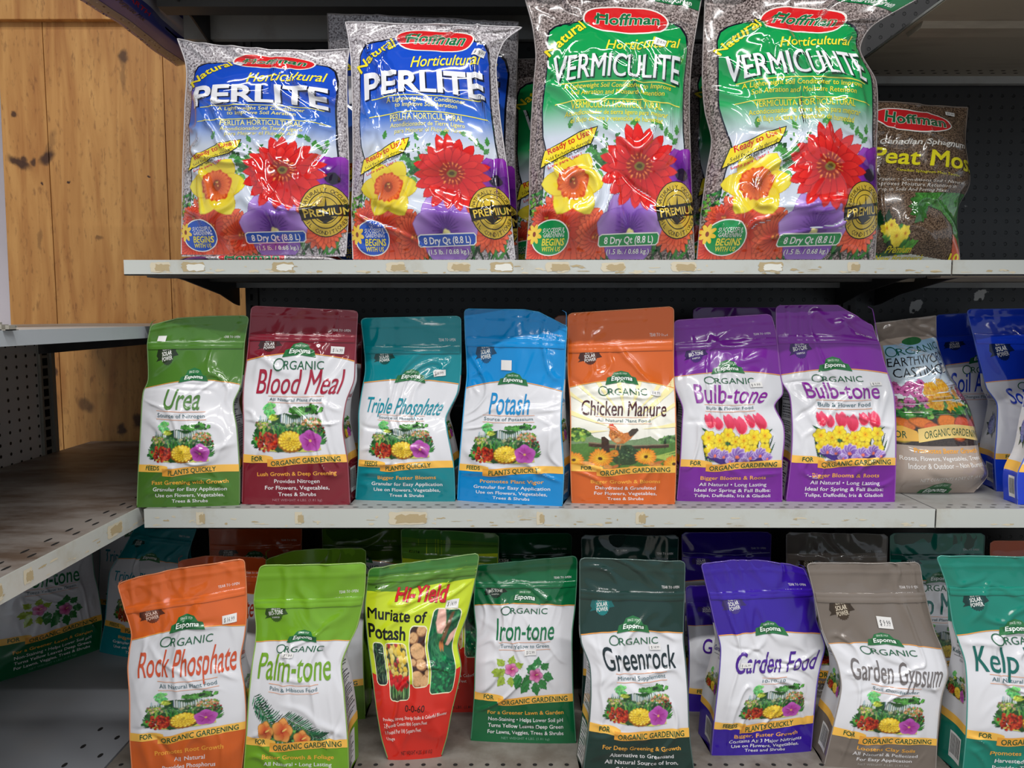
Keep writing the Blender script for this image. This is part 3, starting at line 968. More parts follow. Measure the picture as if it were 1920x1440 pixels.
def crest(a, cx, cy, k, lvl=4):
    """the small green banner with the maker's name"""
    a.poly([(cx - 28 * k, cy + 9 * k), (cx - 24 * k, cy - 3 * k), (cx - 17 * k, cy - 5 * k), (cx - 12 * k, cy - 12 * k), (cx, cy - 15 * k), (cx + 12 * k, cy - 12 * k),
            (cx + 17 * k, cy - 5 * k), (cx + 24 * k, cy - 3 * k), (cx + 28 * k, cy + 9 * k), (cx + 17 * k, cy + 7 * k), (cx, cy + 4.5 * k), (cx - 17 * k, cy + 7 * k)], (40, 112, 62), lvl)
    a.poly([(cx - 20 * k, cy + 4 * k), (cx - 20 * k, cy - 3 * k), (cx, cy - 7 * k), (cx + 20 * k, cy - 3 * k), (cx + 20 * k, cy + 4 * k), (cx, cy + 1.5 * k)], (24, 88, 48), lvl + 1)
    w = lambda P: np.stack([P[:, 0], P[:, 1] + 2.6 * k * ((P[:, 0] - cx) / (20 * k)) ** 2], 1)
    a.text('Espoma', cx, cy + 0.6 * k, 6.8 * k, 35 * k, (245, 250, 245), lvl + 2, 0.03, 0.22, warp=w, res=2)
    a.text('SINCE 1929', cx, cy - 8.6 * k, 3.0 * k, 19 * k, (225, 240, 225), lvl + 2, 0.02, warp=w, res=1)


def badge(a, cx, cy, k, kind, col, tcol=(240, 240, 236), lvl=3):
    if kind == 'plain':
        return
    a.poly([(cx - 21 * k, cy + 2 * k), (cx - 18 * k, cy - 5 * k), (cx + 20 * k, cy - 10 * k), (cx + 17 * k, cy - 4 * k), (cx + 22 * k, cy + 1 * k), (cx - 17 * k, cy + 7 * k), (cx - 22 * k, cy + 8 * k), (cx - 18 * k, cy + 4.5 * k)], np.array(col) * 0.8, lvl)
    a.ellipse(cx, cy, 12.5 * k, 11.5 * k, col, lvl + 1, 44, f=lambda t: 1 + 0.05 * math.cos(t * 22))
    if kind == 'solar':
        a.text('NOW WITH', cx, cy - 4 * k, 2.6 * k, 16 * k, tcol, lvl + 2, 0.02, rot=-0.12, res=1)
        a.text('SOLAR', cx, cy + 1.4 * k, 4.4 * k, 19 * k, tcol, lvl + 2, 0.05, rot=-0.12, res=2)
        a.text('POWER', cx + 0.6 * k, cy + 6.8 * k, 4.4 * k, 20 * k, tcol, lvl + 2, 0.05, rot=-0.12, res=2)
    else:
        a.text('EXCLUSIVE', cx, cy - 3.6 * k, 2.4 * k, 16 * k, tcol, lvl + 2, 0.02, rot=-0.1, res=1)
        a.text('BIO-TONE', cx, cy + 2 * k, 4.8 * k, 26 * k, tcol, lvl + 2, 0.05, rot=-0.1, res=2)
        a.text('FORMULA', cx, cy + 6.4 * k, 2.2 * k, 14 * k, tcol, lvl + 2, 0.02, rot=-0.1, res=1)


def organic(a, cx, y, h, w, col, lvl=3):
    a.ring(cx - w * 0.5 + h * 0.68, y - h * 0.50, h * 0.70, h * 0.66, h * 0.13, col, lvl, 30)
    a.text('RGANIC', cx + h * 0.62, y, h * 0.86, w - h * 1.45, col, lvl, 0.0, res=3)


def pouch_art(main, name, ncol, sub, lines, tagl, organic_on=True, feeds=False, picture='garden', badge_kind='solar', badge_col=(40, 36, 34), main2=None,
              nbox=(100, 137, 38, 150), scol=(60, 100, 110), net=None, detail=True, bt=(240, 240, 236), extra=None, title_green=(36, 96, 66), L=(77, 92, 76, 104, 265), sy=None, picbox=None, ow=93):
    a = Art(200, 356)
    main2 = main2 or main
    y0, y1, cy_, oy, rt = L
    dr = rt - 270
    ay = lambda x: y0 + (y1 - y0) * (abs(x - 100) / 100) ** 1.8
    xs = np.linspace(0, 200, 25)
    xg = np.linspace(0, 200, 72)
    a.patch(xg, 0, [ay(x) for x in xg], main, 1)
    a.line([(x, ay(x) + 0.6) for x in xs], 1.5, (240, 160, 70), 2)
    rib = lambda x: 273 + dr + 6 * math.exp(-((x - 62) / 34.0) ** 2) - 2.5 * math.exp(-((x - 168) / 40.0) ** 2)
    a.patch(xg, [284 + dr if x < 50 else rib(x) + 12 for x in xg], 356, main2, 1)
    if picture == 'farm':
        for i in range(26):
            t = math.pi * (0.98 + 1.04 * i / 25)
            x0_, y0_ = 104, 210
            p = [(x0_ + r * math.cos(t + d), y0_ + r * math.sin(t + d) * 1.2) for r, d in ((30, 0), (150, -0.03), (150, 0.03))]
            if i % 2 == 0:
                q = [(min(max(x, 0), 200), max(y, ay(x) + 2) if 0 <= x <= 200 else max(y, 100)) for x, y in p]
                a.poly(q, (250, 238, 176), 1)
    if picture:
        px, py, k = picbox or {'garden': (20, oy + 62, 0.96), 'tulips': (34, 188, 0.95), 'farm': (0, 193, 1.0), 'hibiscus': (32, 186, 0.95), 'palm': (6, 204, 1.0)}.get(picture, (24, 168, 1))
        a.mosaic(pic(picture), px, py, k, 2, {'farm': 0.73, 'garden': (rt - 3 - py) / 108.0}.get(picture))
    # ribbon
    a.poly([(0, 270 + dr)] + [(x, 270 + dr + 0.3 * math.sin(x / 12.0) + 6 * (x / 62.0) ** 5) for x in range(0, 61, 6)] + [(62, 286 + dr), (52, 286 + dr), (0, 286 + dr)], RIB, 4)
    xs2 = np.linspace(49, 200, 55)
    a.patch(xs2, [rib(x) for x in xs2], [rib(x) + 16 for x in xs2], lambda V: srgb(RIB_D) * (1 - np.clip((V[:, :1] - 50) / 110, 0, 1)) + srgb(RIB) * np.clip((V[:, :1] - 50) / 110, 0, 1), 5)
    a.text('FEEDS' if feeds else 'FOR', 30, 282 + dr, 9.0, 27 if feeds else 20, RIB_T, 6, 0.05, res=2)
    w = lambda P: np.stack([P[:, 0], P[:, 1] + np.array([rib(x) for x in P[:, 0]]) - 273], 1)
    a.text('PLANTS QUICKLY' if feeds else 'ORGANIC GARDENING', 108 if feeds else 122, 286.8, 10.0, 94 if feeds else 132, RIB_T, 6, 0.045, warp=w, res=2)
    if detail:
        a.text('TEAR TO OPEN', 172, 40, 4.2, 34, (226, 222, 222), 2, 0.02, res=1)
        a.text('RESEALABLE >>>', 168, 51, 4.8, 44, (232, 228, 228), 2, 0.04, shear=0.15, res=1)
        badge(a, 42, 64, 1.05, badge_kind, badge_col, bt)
    crest(a, 100, cy_, 1.12)
    if organic_on:
        organic(a, 101, oy, 14, ow, title_green)
    cx, by, h, wd = nbox
    a.text(name, cx, by, h, wd, ncol, 3, 0.014, 0.07, res=4)
    wavy = lambda P: np.stack([P[:, 0], P[:, 1] + 1.0 * np.sin((P[:, 0] - 56) / 28.0)], 1)
    sy = sy or by + 15
    sw = max(34, min(100, 5.6 * len(sub)))
    for yy in (sy - 10.5, sy + 3.8):
        a.line([(x, yy + 1.0 * math.sin((x - 56) / 28.0)) for x in np.linspace(cx - sw * 0.53, cx + sw * 0.53, 14)], 0.8, (226, 150, 100), 3)
    a.text(sub, cx, sy, 6.6, sw, scol, 3, 0.0, warp=wavy, res=2)
    a.text(tagl, 104, rt + min(41, (356 - rt) * 0.475), 6.4, min(150, 6.0 * len(tagl)), (246, 176, 66), 3, 0.035, rot=-0.012, res=2)
    y = rt + min(53, (356 - rt) * 0.62)
    dy = min(10.5, (357 - y) / max(len(lines), 1))
    lh = min(5.9, dy * 0.66)
    for ln in lines:
        a.text(ln, 104, y, lh, min(146, 5.0 * len(ln)), (236, 234, 236), 3, 0.03, res=2)
        y += dy
    if y < 352: a.text(net or 'NET WEIGHT 4 LBS. (1.81 kg)', 104, y - 1, 4.2, 92, np.array(main2) * 0.5 + 110, 2, 0.0, res=1)
    if extra:
        extra(a)
    return a


def gusset_art(main, kind, name='', ncol=(0, 0, 0), main2=None, picture='garden'):
    """side panel, drawn with its front edge on the left"""
    a = Art(80, 356)
    main2 = main2 or main
    a.rect(0, 0, 80, 96, main, 1)
    a.rect(0, 286, 80, 356, main2, 1)
    a.rect(0, 270, 80, 286, RIB, 2)
    if kind == 'mini':
        a.poly([(28, 136), (32, 130), (40, 127), (48, 130), (52, 136), (40, 134)], (36, 100, 60), 2)
        a.text('ORGANIC', 40, 143, 5, 34, (36, 90, 60), 2, 0.0, res=1)
        a.text(name, 40, 158, 12, 66, ncol, 2, 0.02, 0.08, res=2)
        a.line([(12, 163), (68, 163)], 0.8, (60, 60, 60), 2)
        a.text('1564', 40, 172, 4, 14, (90, 90, 90), 2, 0, res=1)
        k = 0.46 if picture == 'garden' else 0.66
        a.mosaic(pic(picture), 5 if picture == 'garden' else 12, 192 if picture == 'garden' else 180, k, 2)
        a.rect(28, 300, 66, 340, (225, 225, 225), 2)
        R = random.Random(4)
        x = 31
        while x < 62:
            w_ = 0.5 + R.random() * 1.3
            a.rect(x, 304, x + w_, 334, (30, 30, 30), 3)
            x += w_ + 0.7 + R.random()
    else:
        R = random.Random(len(name) + 2)
        a.text(name, 40, 138, 10, 60, ncol, 2, 0.02, 0.08, res=2)
        y = 150
        while y < 264:
            if R.random() < 0.9:
                L = 40 + 26 * R.random()
                x = 6
                while x < 6 + L:
                    w_ = 3 + R.random() * 7
                    a.rect(x, y, min(x + w_, 74), y + 2.0, (90, 92, 100), 2)
                    x += w_ + 1.6
            y += 4.4
        a.rect(6, 292, 60, 350, (226, 226, 228), 2)
        for k in range(12):
            a.rect(9, 296 + k * 4.3, 30 + 26 * R.random(), 298 + k * 4.3, (80, 80, 90), 3)
    return a


def big_bag_art(kind):
    a = Art(328, 490)
    perl = kind == 'perlite'
    top = srgb((24, 74, 190)) if perl else srgb((14, 150, 76))
    mid = srgb((70, 130, 214)) if perl else srgb((60, 178, 110))
    pale = srgb((206, 214, 228))

    def field(V):
        t = np.clip((V[:, 1:] - 150) / 120, 0, 1)
        u = np.clip((V[:, 1:] - 215) / 60, 0, 1)
        return (top * (1 - t) + mid * t) * (1 - u) + pale * u
    edge = [(34, 300), (26, 270), (22, 220), (26, 150), (26, 88), (32, 72), (48, 62), (90, 56), (108, 48), (250, 46), (266, 58), (292, 66), (306, 80), (312, 104), (308, 180), (308, 260), (312, 330), (316, 400), (316, 440), (20, 440), (30, 340)]
    ed = np.array(edge, float)
    il = [i for i in range(len(edge)) if edge[i][0] < 109]; ir = [i for i in range(len(edge)) if edge[i][0] > 240]
    lp = sorted([(edge[i][1], edge[i][0]) for i in il]); rp_ = sorted([(edge[i][1], edge[i][0]) for i in ir])
    ys = np.linspace(46.5, 440, 140)
    xl_ = np.interp(ys, [p[0] for p in lp], [p[1] for p in lp]); xr_ = np.interp(ys, [p[0] for p in rp_], [p[1] for p in rp_])
    a.patch(ys - 3 * (ys < 120) * 1.0 * (ys > 0), xl_ - 2.5, xr_ + 3.5, (16, 18, 34), 1, True)
    a.patch(ys, xl_, xr_, field, 2, True)
    a.mosaic(pic('bouquet'), 0, 240, 1.0, 4)
    # the maker's oval
    lens = lambda t: 1 + 0.10 * math.cos(2 * t) - 0.05 * math.cos(4 * t)
    a.ellipse(184, 52, 80, 33, (236, 232, 226), 4, 40, rot=0.08, f=lens)
    a.ellipse(184, 52, 77, 30, (214, 36, 40), 5, 40, rot=0.08, f=lens)
    a.text('Hoffman', 186, 63, 25, 122, (28, 110, 66), 6, 0.05, 0.12, rot=0.05, outline=(240, 240, 230), ow=0.045, res=3)
    a.line([(122, 50), (126, 42), (136, 38), (146, 40)], 4, (28, 110, 66), 8)
    # top band
    a.text('Natural', 66, 92, 19, 92, (244, 224, 50), 6, 0.05, 0.0, rot=-0.62, outline=(30, 36, 30), ow=0.035, res=3,
           warp=lambda P: P + np.stack([0 * P[:, 0], 0.0022 * (P[:, 0] - 66) ** 2], 1))
    a.text('Horticultural', 214, 112, 21, 148, (246, 226, 60), 9, 0.018, 0.34, rot=-0.05, res=3)
    k = 14.0
    wp = lambda P: np.stack([P[:, 0], P[:, 1] + k * ((P[:, 0] - 166) / 130) ** 2 - 0.0], 1)

    def wname(P):
        u = (P[:, 0] - 166) / 130
        base = 162
        grow = 1.0 + 0.30 * u ** 2
        return np.stack([P[:, 0], base + (P[:, 1] - base) * grow + k * u ** 2], 1)
    word = 'PERLITE' if perl else 'VERMICULITE'
    bold = 0.055 if perl else 0.03
    a.text(word, 168.5, 164, 39, 258, (16, 26, 60) if perl else (10, 60, 40), 6, bold + 0.02, 0, warp=wname, res=4)
    a.text(word, 166, 162, 39, 258, (236, 236, 240), 7, bold, 0, warp=wname, res=4)
    yl = (232, 222, 90)
    for (yy, x0_, x1_) in ((172, 52, 290), (208, 46, 300)):
        a.line([(x, yy + 10 * ((x - 166) / 130) ** 2) for x in np.linspace(x0_, x1_, 24)], 2.0, yl, 5)
    if perl:
        L = (('A Lightweight Soil Conditioner', 185, 9, 168), ('to Improve Soil Aeration', 197, 9, 132), ('PERLITA HORTICULTURAL', 224, 12.5, 156), ('Acondicionador de Tierra Ligero', 236, 8.5, 158), ('para Mejorar el Flujo de Aire', 248, 8.5, 140))
    else:
        L = (('A Lightweight Soil Conditioner to Improve', 185, 9, 218), ('Soil Aeration and Moisture Retention', 198, 9, 190), ('VERMICULITA HORTICULTURAL', 224, 13, 184), ('Acondicionador de tierra ligero para mejorar', 236, 8.5, 208), ('el flujo de aire y retención de humedad', 248, 8.5, 184))
    for s, y, h, w_ in L:
        a.text(s, 170, y, h, w_, (244, 236, 150) if perl else (238, 226, 60), 5, 0.02, 0.12 if h < 10 else 0, warp=lambda P: np.stack([P[:, 0], P[:, 1] + 7 * ((P[:, 0] - 166) / 130) ** 2], 1), outline=(20, 50, 90) if perl else (20, 80, 50), ow=0.022, res=2)
    if not perl:
        xg = np.linspace(190, 328, 50)
        a.patch(xg, 0, np.interp(xg, [190, 328], [6, 27]), (16, 110, 60), 2)
        a.text('Charcoal Green', 268, 15, 8, 84, (236, 240, 236), 4, 0.03, rot=0.14, res=1)
    # yellow streamer
    a.poly([(28, 298), (60, 284), (96, 266), (132, 258), (128, 272), (120, 290), (84, 302), (50, 318), (20, 334), (24, 314)], (20, 30, 20), 6)
    a.poly([(30, 298), (60, 286), (96, 268), (130, 260), (126, 272), (118, 288), (84, 300), (50, 316), (23, 331), (26, 314)], (244, 222, 50), 7)
    rot = -0.39
    a.text('Ready to Use !', 80, 288, 11, 92, (206, 40, 34), 8, 0.04, 0.1, rot=rot, res=2)
    a.text('Sold Exclusively through', 76, 303, 6.4, 92, (30, 26, 20), 8, 0.02, 0.1, rot=rot, res=1)
    a.text('Premier Garden Centers', 72, 313, 6.4, 88, (30, 26, 20), 8, 0.02, 0.1, rot=rot, res=1)
    a.text('Listo para Usar !', 70, 323, 6, 70, (226, 60, 60), 8, 0.03, 0.1, rot=rot, outline=(250, 240, 240), ow=0.03, res=1)
    # seal
    cx, cy = 290, 406
    a.ellipse(cx, cy, 45, 48, (26, 24, 20), 6); a.ellipse(cx, cy, 43.5, 46.5, (206, 176, 60), 7)
    a.ring(cx, cy, 31, 34, 1.6, (40, 34, 20), 8); a.ring(cx, cy, 24, 26, 1.2, (40, 34, 20), 8)
    for (dx, L_, w_) in ((0, 26, 9), (-10, 16, 7), (10, 16, 7)):
        a.poly([(cx + dx - w_ / 2, cy + 12), (cx + dx * 1.6, cy - L_), (cx + dx + w_ / 2, cy + 12)], (34, 28, 20), 9)
    a.poly([(cx - 18, cy + 14), (cx, cy + 26), (cx + 18, cy + 14), (cx, cy + 12)], (34, 28, 20), 9)
    a.arc_text('A NATURALLY OCCURRING', cx, cy, 34.5, -190, 10, 6.5, (50, 40, 20), 8, 0.02)
    for i, ch in enumerate('SOIL CONDITIONER'):
        if ch == ' ': continue
        t = math.radians(160 - i * 9.2)
        a.text(ch, cx + 41 * math.cos(t), cy + 44 * math.sin(t), 6.5, None, (50, 40, 20), 8, 0.02, 0, t - math.pi / 2, res=1)
    a.poly([(246, 404), (336, 388), (338, 412), (249, 428)], (26, 22, 20), 10)
    a.text('PREMIUM', 294, 416, 15, 80, (216, 186, 76), 11, 0.04, rot=-0.17, res=3)
    pc = (30, 84, 190) if perl else (20, 150, 80)
    # quantity plate
    a.poly([(137, 450), (143, 447), (251, 444), (255, 448), (254, 459), (249, 463), (141, 466), (137, 463)], (240, 240, 235), 6)
    a.poly([(139, 451), (144, 448.6), (250, 445.8), (253, 449), (252, 458), (248, 461.4), (142, 464.4), (139, 462)], pc, 7)
    a.text('8 Dry Qt (8.8 L)', 196, 460, 9.5, 94, (245, 245, 245), 8, 0.04, rot=-0.025, res=2)
    a.text('(1.5 lb. / 0.68 kg.)', 196, 476, 7.5, 82, (245, 245, 245), 8, 0.03, rot=-0.02, outline=(40, 30, 50), ow=0.03, res=2)
    # round sign on the lower left
    a.ellipse(44, 452, 36, 28, (240, 240, 235), 6); a.ellipse(44, 452, 34, 26, pc, 7)
    a.text('SUCCESSFUL', 50, 444, 6.4, 42, (240, 240, 240), 8, 0.03, 0.1, res=1)
    a.text('GARDENING', 50, 451, 6.4, 40, (240, 240, 240), 8, 0.03, 0.1, res=1)
    a.text('BEGINS', 50, 463, 10, 42, (244, 226, 70), 8, 0.05, 0.1, res=2)
    a.text('WITH US', 47, 472, 7, 36, (244, 226, 70), 8, 0.05, 0.1, res=1)
    for i in range(8):
        t = i * math.pi / 4 + 0.3
        a.ellipse(13 + 8 * math.cos(t), 446 + 9 * math.sin(t), 7, 3.4, (244, 206, 70), 8, 10, rot=t)
    a.ellipse(13, 446, 3, 4, (140, 60, 30), 9, 10)
    return a


def potash_art():
    a = Art(200, 356)
    lime, red, dk = (196, 214, 40), (206, 42, 30), (84, 130, 44)
    a.rect(0, 0, 200, 223, lime, 1)
    a.patch(np.linspace(0, 200, 72), 0, np.interp(np.linspace(0, 200, 72), [0, 60, 140, 200], [54, 56, 44, 40]), dk, 2)
    a.rect(0, 0, 200, 20, (60, 118, 50), 3)
    a.line([(x, 30 - 0.02 * x) for x in np.linspace(4, 196, 30)], 0.8, (30, 60, 30), 4)
    a.text('81128', 26, 48, 6, 22, (30, 50, 26), 4, 0.03, shear=0.2, res=1)
    xg = np.linspace(0, 200, 72)
    a.patch(xg, np.interp(xg, [0, 60, 130, 200], [198, 217, 221, 193]), 356, red, 2)
    a.text('Hi-Yield', 104, 73, 25, 94, (206, 34, 44), 5, 0.05, 0.08, outline=(90, 20, 24), ow=0.03, res=3)
    a.text('Muriate of', 63, 108, 19, 116, (16, 16, 16), 5, 0.05, res=3)
    a.text('Potash', 44, 135, 19, 78, (16, 16, 16), 5, 0.05, res=3)
    for (nm, x, y, w, h, k) in (('w_grass', 12, 144, 22, 74, 1.0), ('w_tulip', 40, 142, 44, 104, 1.0), ('w_potato', 93, 114, 34, 110, 1.0), ('w_hands', 134, 84, 53, 154, 1.0)):
        r = 7
        pts = []
        for (qx, qy, s) in ((x + w - r, y + r, -90), (x + w - r, y + h - r, 0), (x + r, y + h - r, 90), (x + r, y + r, 180)):
            for t in (0, 30, 60, 90):
                q = math.radians(s + t)
                pts.append((qx + (r + 1.8) * math.cos(q), qy + (r + 1.8) * math.sin(q)))
        a.poly(pts, (238, 236, 200), 3)
        cv = pic(nm)
        if not getattr(cv, 'rounded', 0):
            s = cv.ss
            yy, xx = np.mgrid[0:cv.al.shape[0], 0:cv.al.shape[1]]
            dx = np.maximum(np.maximum(r * s - xx, xx - (w - r) * s), 0); dy = np.maximum(np.maximum(r * s - yy, yy - (h - r) * s), 0)
            cv.al[dx * dx + dy * dy > (r * s) ** 2] = 0
            cv.rounded = 1
        a.mosaic(cv, x, y, k, 4)
    a.text('0-0-60', 100, 268, 12, 50, (60, 16, 14), 4, 0.03, res=2)
    for i, (s, w) in enumerate((('Produce Strong, Sturdy Stalks & Colorful Blooms', 170), ('2 Pounds Covers 800 Square Feet', 120), ('1 Pound Per 100 Square Feet', 104), ('Usage', 24))):
        a.text(s, 16, 287 + i * 12, 6.8, w, (240, 226, 220), 4, 0.035, rot=-0.05, align='L', res=1)
    a.text('NET WEIGHT 4 LBS. (1.81 KG)', 108, 347, 6.4, 108, (50, 12, 12), 4, 0.04, res=1)
    return a


def castings_art():
    a = Art(215, 356)
    tan = (176, 160, 148)
    a.rect(0, 0, 215, 356, tan, 1)
    a.rect(14, 60, 200, 200, lambda V: srgb((150, 190, 222)) * (1 - np.clip((V[:, 1:] - 70) / 110, 0, 1)) + srgb((232, 238, 240)) * np.clip((V[:, 1:] - 70) / 110, 0, 1), 2)
    a.ellipse(100, 58, 34, 9, (40, 104, 60), 3)
    organic(a, 104, 88, 20, 176, (26, 92, 80), 4)
    a.text('EARTHWORM', 104, 112, 18, 176, (24, 26, 28), 4, 0.0, res=2)
    a.text('CASTINGS', 100, 134, 18, 150, (24, 26, 28), 4, 0.0, res=2)
    a.mosaic(pic('worm'), 0, 136, 0.98, 3)
    rib = lambda x: 236 - 8 * math.sin((x - 60) / 150 * math.pi)
    xs = np.linspace(58, 215, 16)
    a.poly([(0, 236), (30, 232), (56, 240), (64, 256), (0, 258)], RIB, 4)
    a.poly([(x, rib(x)) for x in xs] + [(x, rib(x) + 22) for x in xs[::-1]], (246, 214, 130), 5)
    a.text('FOR', 24, 252, 11, 26, RIB_T, 6, 0.015, res=2)
    a.text('ORGANIC GARDENING', 138, 254, 12, 136, RIB_T, 6, 0.01, res=2, warp=lambda P: np.stack([P[:, 0], P[:, 1] + np.array([rib(x) for x in P[:, 0]]) - 236], 1))
    a.text('Promotes Better Growth', 118, 276, 8.4, 140, (240, 166, 50), 4, 0.035, res=2)
    a.text('Roses, Flowers, Vegetables, Trees &', 112, 290, 7.6, 178, (240, 238, 236), 4, 0.02, res=2)
    a.text('Indoor & Outdoor – Non Burning', 116, 302, 7.6, 160, (240, 238, 236), 4, 0.02, res=2)
    a.text('NET CONTENTS 4 DRY QT. (4.4 L)', 124, 322, 6, 130, (226, 222, 218), 4, 0.0, res=1)
    crest(a, 110, 350, 1.5)
    return a


def peat_art():
    a = Art(216, 290)
    a.ellipse(104, 44, 74, 27, (236, 232, 226), 4, 36, rot=0.13); a.ellipse(104, 44, 71.5, 24.5, (204, 30, 38), 5, 36, rot=0.13)
    a.text('Hoffman', 106, 53, 23, 112, (28, 100, 60), 6, 0.05, 0.1, rot=0.12, outline=(240, 240, 230), ow=0.045, res=3)
    a.text('Canadian Sphagnum', 122, 100, 11.5, 164, (226, 222, 214), 3, 0.04, 0.25, rot=0.05, res=2)
    a.text('Peat Moss', 124, 138, 27, 196, (232, 222, 40), 3, 0.05, 0.18, rot=0.07, res=3)
    a.text('Canadian Sphagnum Moss Tourbe', 124, 152, 5, 110, (220, 210, 40), 3, 0.02, rot=0.08, res=1)
    for i, s in enumerate(('Organic • Conditions Soil • Natural', 'Improves Moisture Retention in', 'Drop in Soils And Potting Mixes')):
        a.text(s, 30, 166 + i * 9, 6.4, 160 - 14 * i, (220, 214, 206), 3, 0.02, 0.2, rot=0.04, align='L', res=1)
    a.mosaic(pic('peat'), 0, 190, 1.0, 3)
    a.text('Premium', 84, 272, 9, 44, (230, 214, 40), 5, 0.04, 0.2, res=2)
    a.text('New Brunswick', 92, 284, 9, 92, (230, 214, 40), 5, 0.04, 0.2, res=2)
    a.text('10', 200, 286, 12, 22, (240, 224, 40), 5, 0.06, 0.2, res=2)
    return a
# ================================================================== curved sheets and bags
def smooth(x, a=0.0, b=1.0):
    t = np.clip((np.asarray(x, float) - a) / (b - a), 0, 1)
    return t * t * (3 - 2 * t)


def unit(v):
    return v / (np.linalg.norm(v, axis=-1, keepdims=True) + 1e-12)


class Sheet:
    """a grid of points P[row b, column a]; prints are laid on it"""

    def __init__(self, P, outward):
        self.P = P
        du = np.gradient(P, axis=1); dv = np.gradient(P, axis=0)
        n = unit(np.cross(du, dv))
        if (n * outward).sum() < 0:
            n = -n
        self.n = n
        self.flip = float((np.cross(du, dv) * n).sum()) < 0

    def sample(self, a, b):
        nb, na = self.P.shape[:2]
        x = np.clip(a, 0, 1) * (na - 1); y = np.clip(b, 0, 1) * (nb - 1)
        i = np.minimum(x.astype(int), na - 2); j = np.minimum(y.astype(int), nb - 2)
        fx = (x - i)[:, None]; fy = (y - j)[:, None]
        out = []
        for G in (self.P, self.n):
            out.append((G[j, i] * (1 - fx) + G[j, i + 1] * fx) * (1 - fy) + (G[j + 1, i] * (1 - fx) + G[j + 1, i + 1] * fx) * fy)
        return out[0], unit(out[1])


class Print:
    """collects a mesh with per-vertex colour and normal"""

    def __init__(self):
        self.V, self.Nn, self.Cc, self.T, self.Q, self.tm, self.qm, self.n = [], [], [], [], [], [], [], 0

    def add(self, V, Nn, Cc, T=None, Q=None, mi=0):
        self.V.append(V); self.Nn.append(Nn); self.Cc.append(Cc)
        if T is not None and len(T):
            self.T.append(T + self.n); self.tm.append(np.full(len(T), mi))
        if Q is not None and len(Q):
            self.Q.append(Q + self.n); self.qm.append(np.full(len(Q), mi))
        self.n += len(V)

    def sheet(self, S, col, mi=0):
        nb, na = S.P.shape[:2]
        g = np.arange(nb * na).reshape(nb, na)
        Q = np.stack([g[:-1, :-1].ravel(), g[:-1, 1:].ravel(), g[1:, 1:].ravel(), g[1:, :-1].ravel()], 1)
        if S.flip:
            Q = Q[:, ::-1]
        c = np.tile(srgb(col), (nb * na, 1))
        self.add(S.P.reshape(-1, 3), S.n.reshape(-1, 3), c, None, Q, mi)

    def art(self, S, art, h=2.4, mi=0, mirror=False, base=0.0006):
        for it in art.it:
            quad = len(it) == 5
            V, F, Cc, lvl = it[:4]
            x = V[:, 0][F]
            keep = ~((x < 0).all(1) | (x > art.W).all(1) | (V[:, 1][F] < 0).all(1) | (V[:, 1][F] > art.H).all(1))
            F = F[keep]
            if not len(F):
                continue
            if not quad:
                V, Cc, F = subdivide(V, Cc, F, h)
            a = V[:, 0] / art.W
            p, n = S.sample(1 - a if mirror else a, 1 - V[:, 1] / art.H)
            p = p + n * (base + 0.00011 * lvl)
            # face winding towards the outside
            q = p[F[:, 1]] - p[F[:, 0]]; r = p[F[:, 2]] - p[F[:, 0]]
            bad = (np.cross(q, r) * n[F[:, 0]]).sum(1) < 0
            F = F.copy(); F[bad] = F[bad][:, ::-1]
            self.add(p, n, Cc, None if quad else F, F if quad else None, mi)

    def build(self, name, mats, parent=None, origin=(0, 0, 0)):
        V = np.concatenate(self.V) - np.asarray(origin); Nn = np.concatenate(self.Nn); Cc = np.concatenate(self.Cc)
        T = np.concatenate(self.T) if self.T else np.zeros((0, 3), int)
        Q = np.concatenate(self.Q) if self.Q else np.zeros((0, 4), int)
        tm_ = np.concatenate(self.tm) if self.tm else np.zeros(0)
        qm_ = np.concatenate(self.qm) if self.qm else np.zeros(0)
        kt = (T[:, 0] != T[:, 1]) & (T[:, 1] != T[:, 2]) & (T[:, 0] != T[:, 2])
        T, tm_ = T[kt], tm_[kt]
        kq = np.array([len(set(q)) == 4 for q in Q.tolist()], bool) if len(Q) else np.zeros(0, bool)
        Q, qm_ = Q[kq], qm_[kq]
        me = bpy.data.meshes.new(name)
        me.vertices.add(len(V)); me.vertices.foreach_set('co', V.astype(np.float32).ravel())
        loops = np.concatenate([T.ravel(), Q.ravel()])
        me.loops.add(len(loops)); me.loops.foreach_set('vertex_index', loops.astype(np.int32))
        tot = np.concatenate([np.full(len(T), 3), np.full(len(Q), 4)])
        st = np.concatenate([[0], np.cumsum(tot)[:-1]])
        me.polygons.add(len(tot))
        me.polygons.foreach_set('loop_start', st.astype(np.int32))
        me.polygons.foreach_set('loop_total', tot.astype(np.int32))
        mi = np.concatenate([tm_, qm_])
        for m in (mats if isinstance(mats, (list, tuple)) else [mats]):
            me.materials.append(m)
        me.polygons.foreach_set('material_index', mi.astype(np.int32))
        me.polygons.foreach_set('use_smooth', np.ones(len(tot), bool))
        me.update(calc_edges=True)
        me.validate()
        ca = me.color_attributes.new('print_color', 'FLOAT_COLOR', 'POINT')
        ca.data.foreach_set('color', np.concatenate([Cc, np.ones((len(Cc), 1))], 1).astype(np.float32).ravel())
        me.normals_split_custom_set_from_vertices(Nn.astype(np.float32))
        o = bpy.data.objects.new(name, me)
        COL.objects.link(o)
        if parent is not None:
            o.parent = parent
        return o


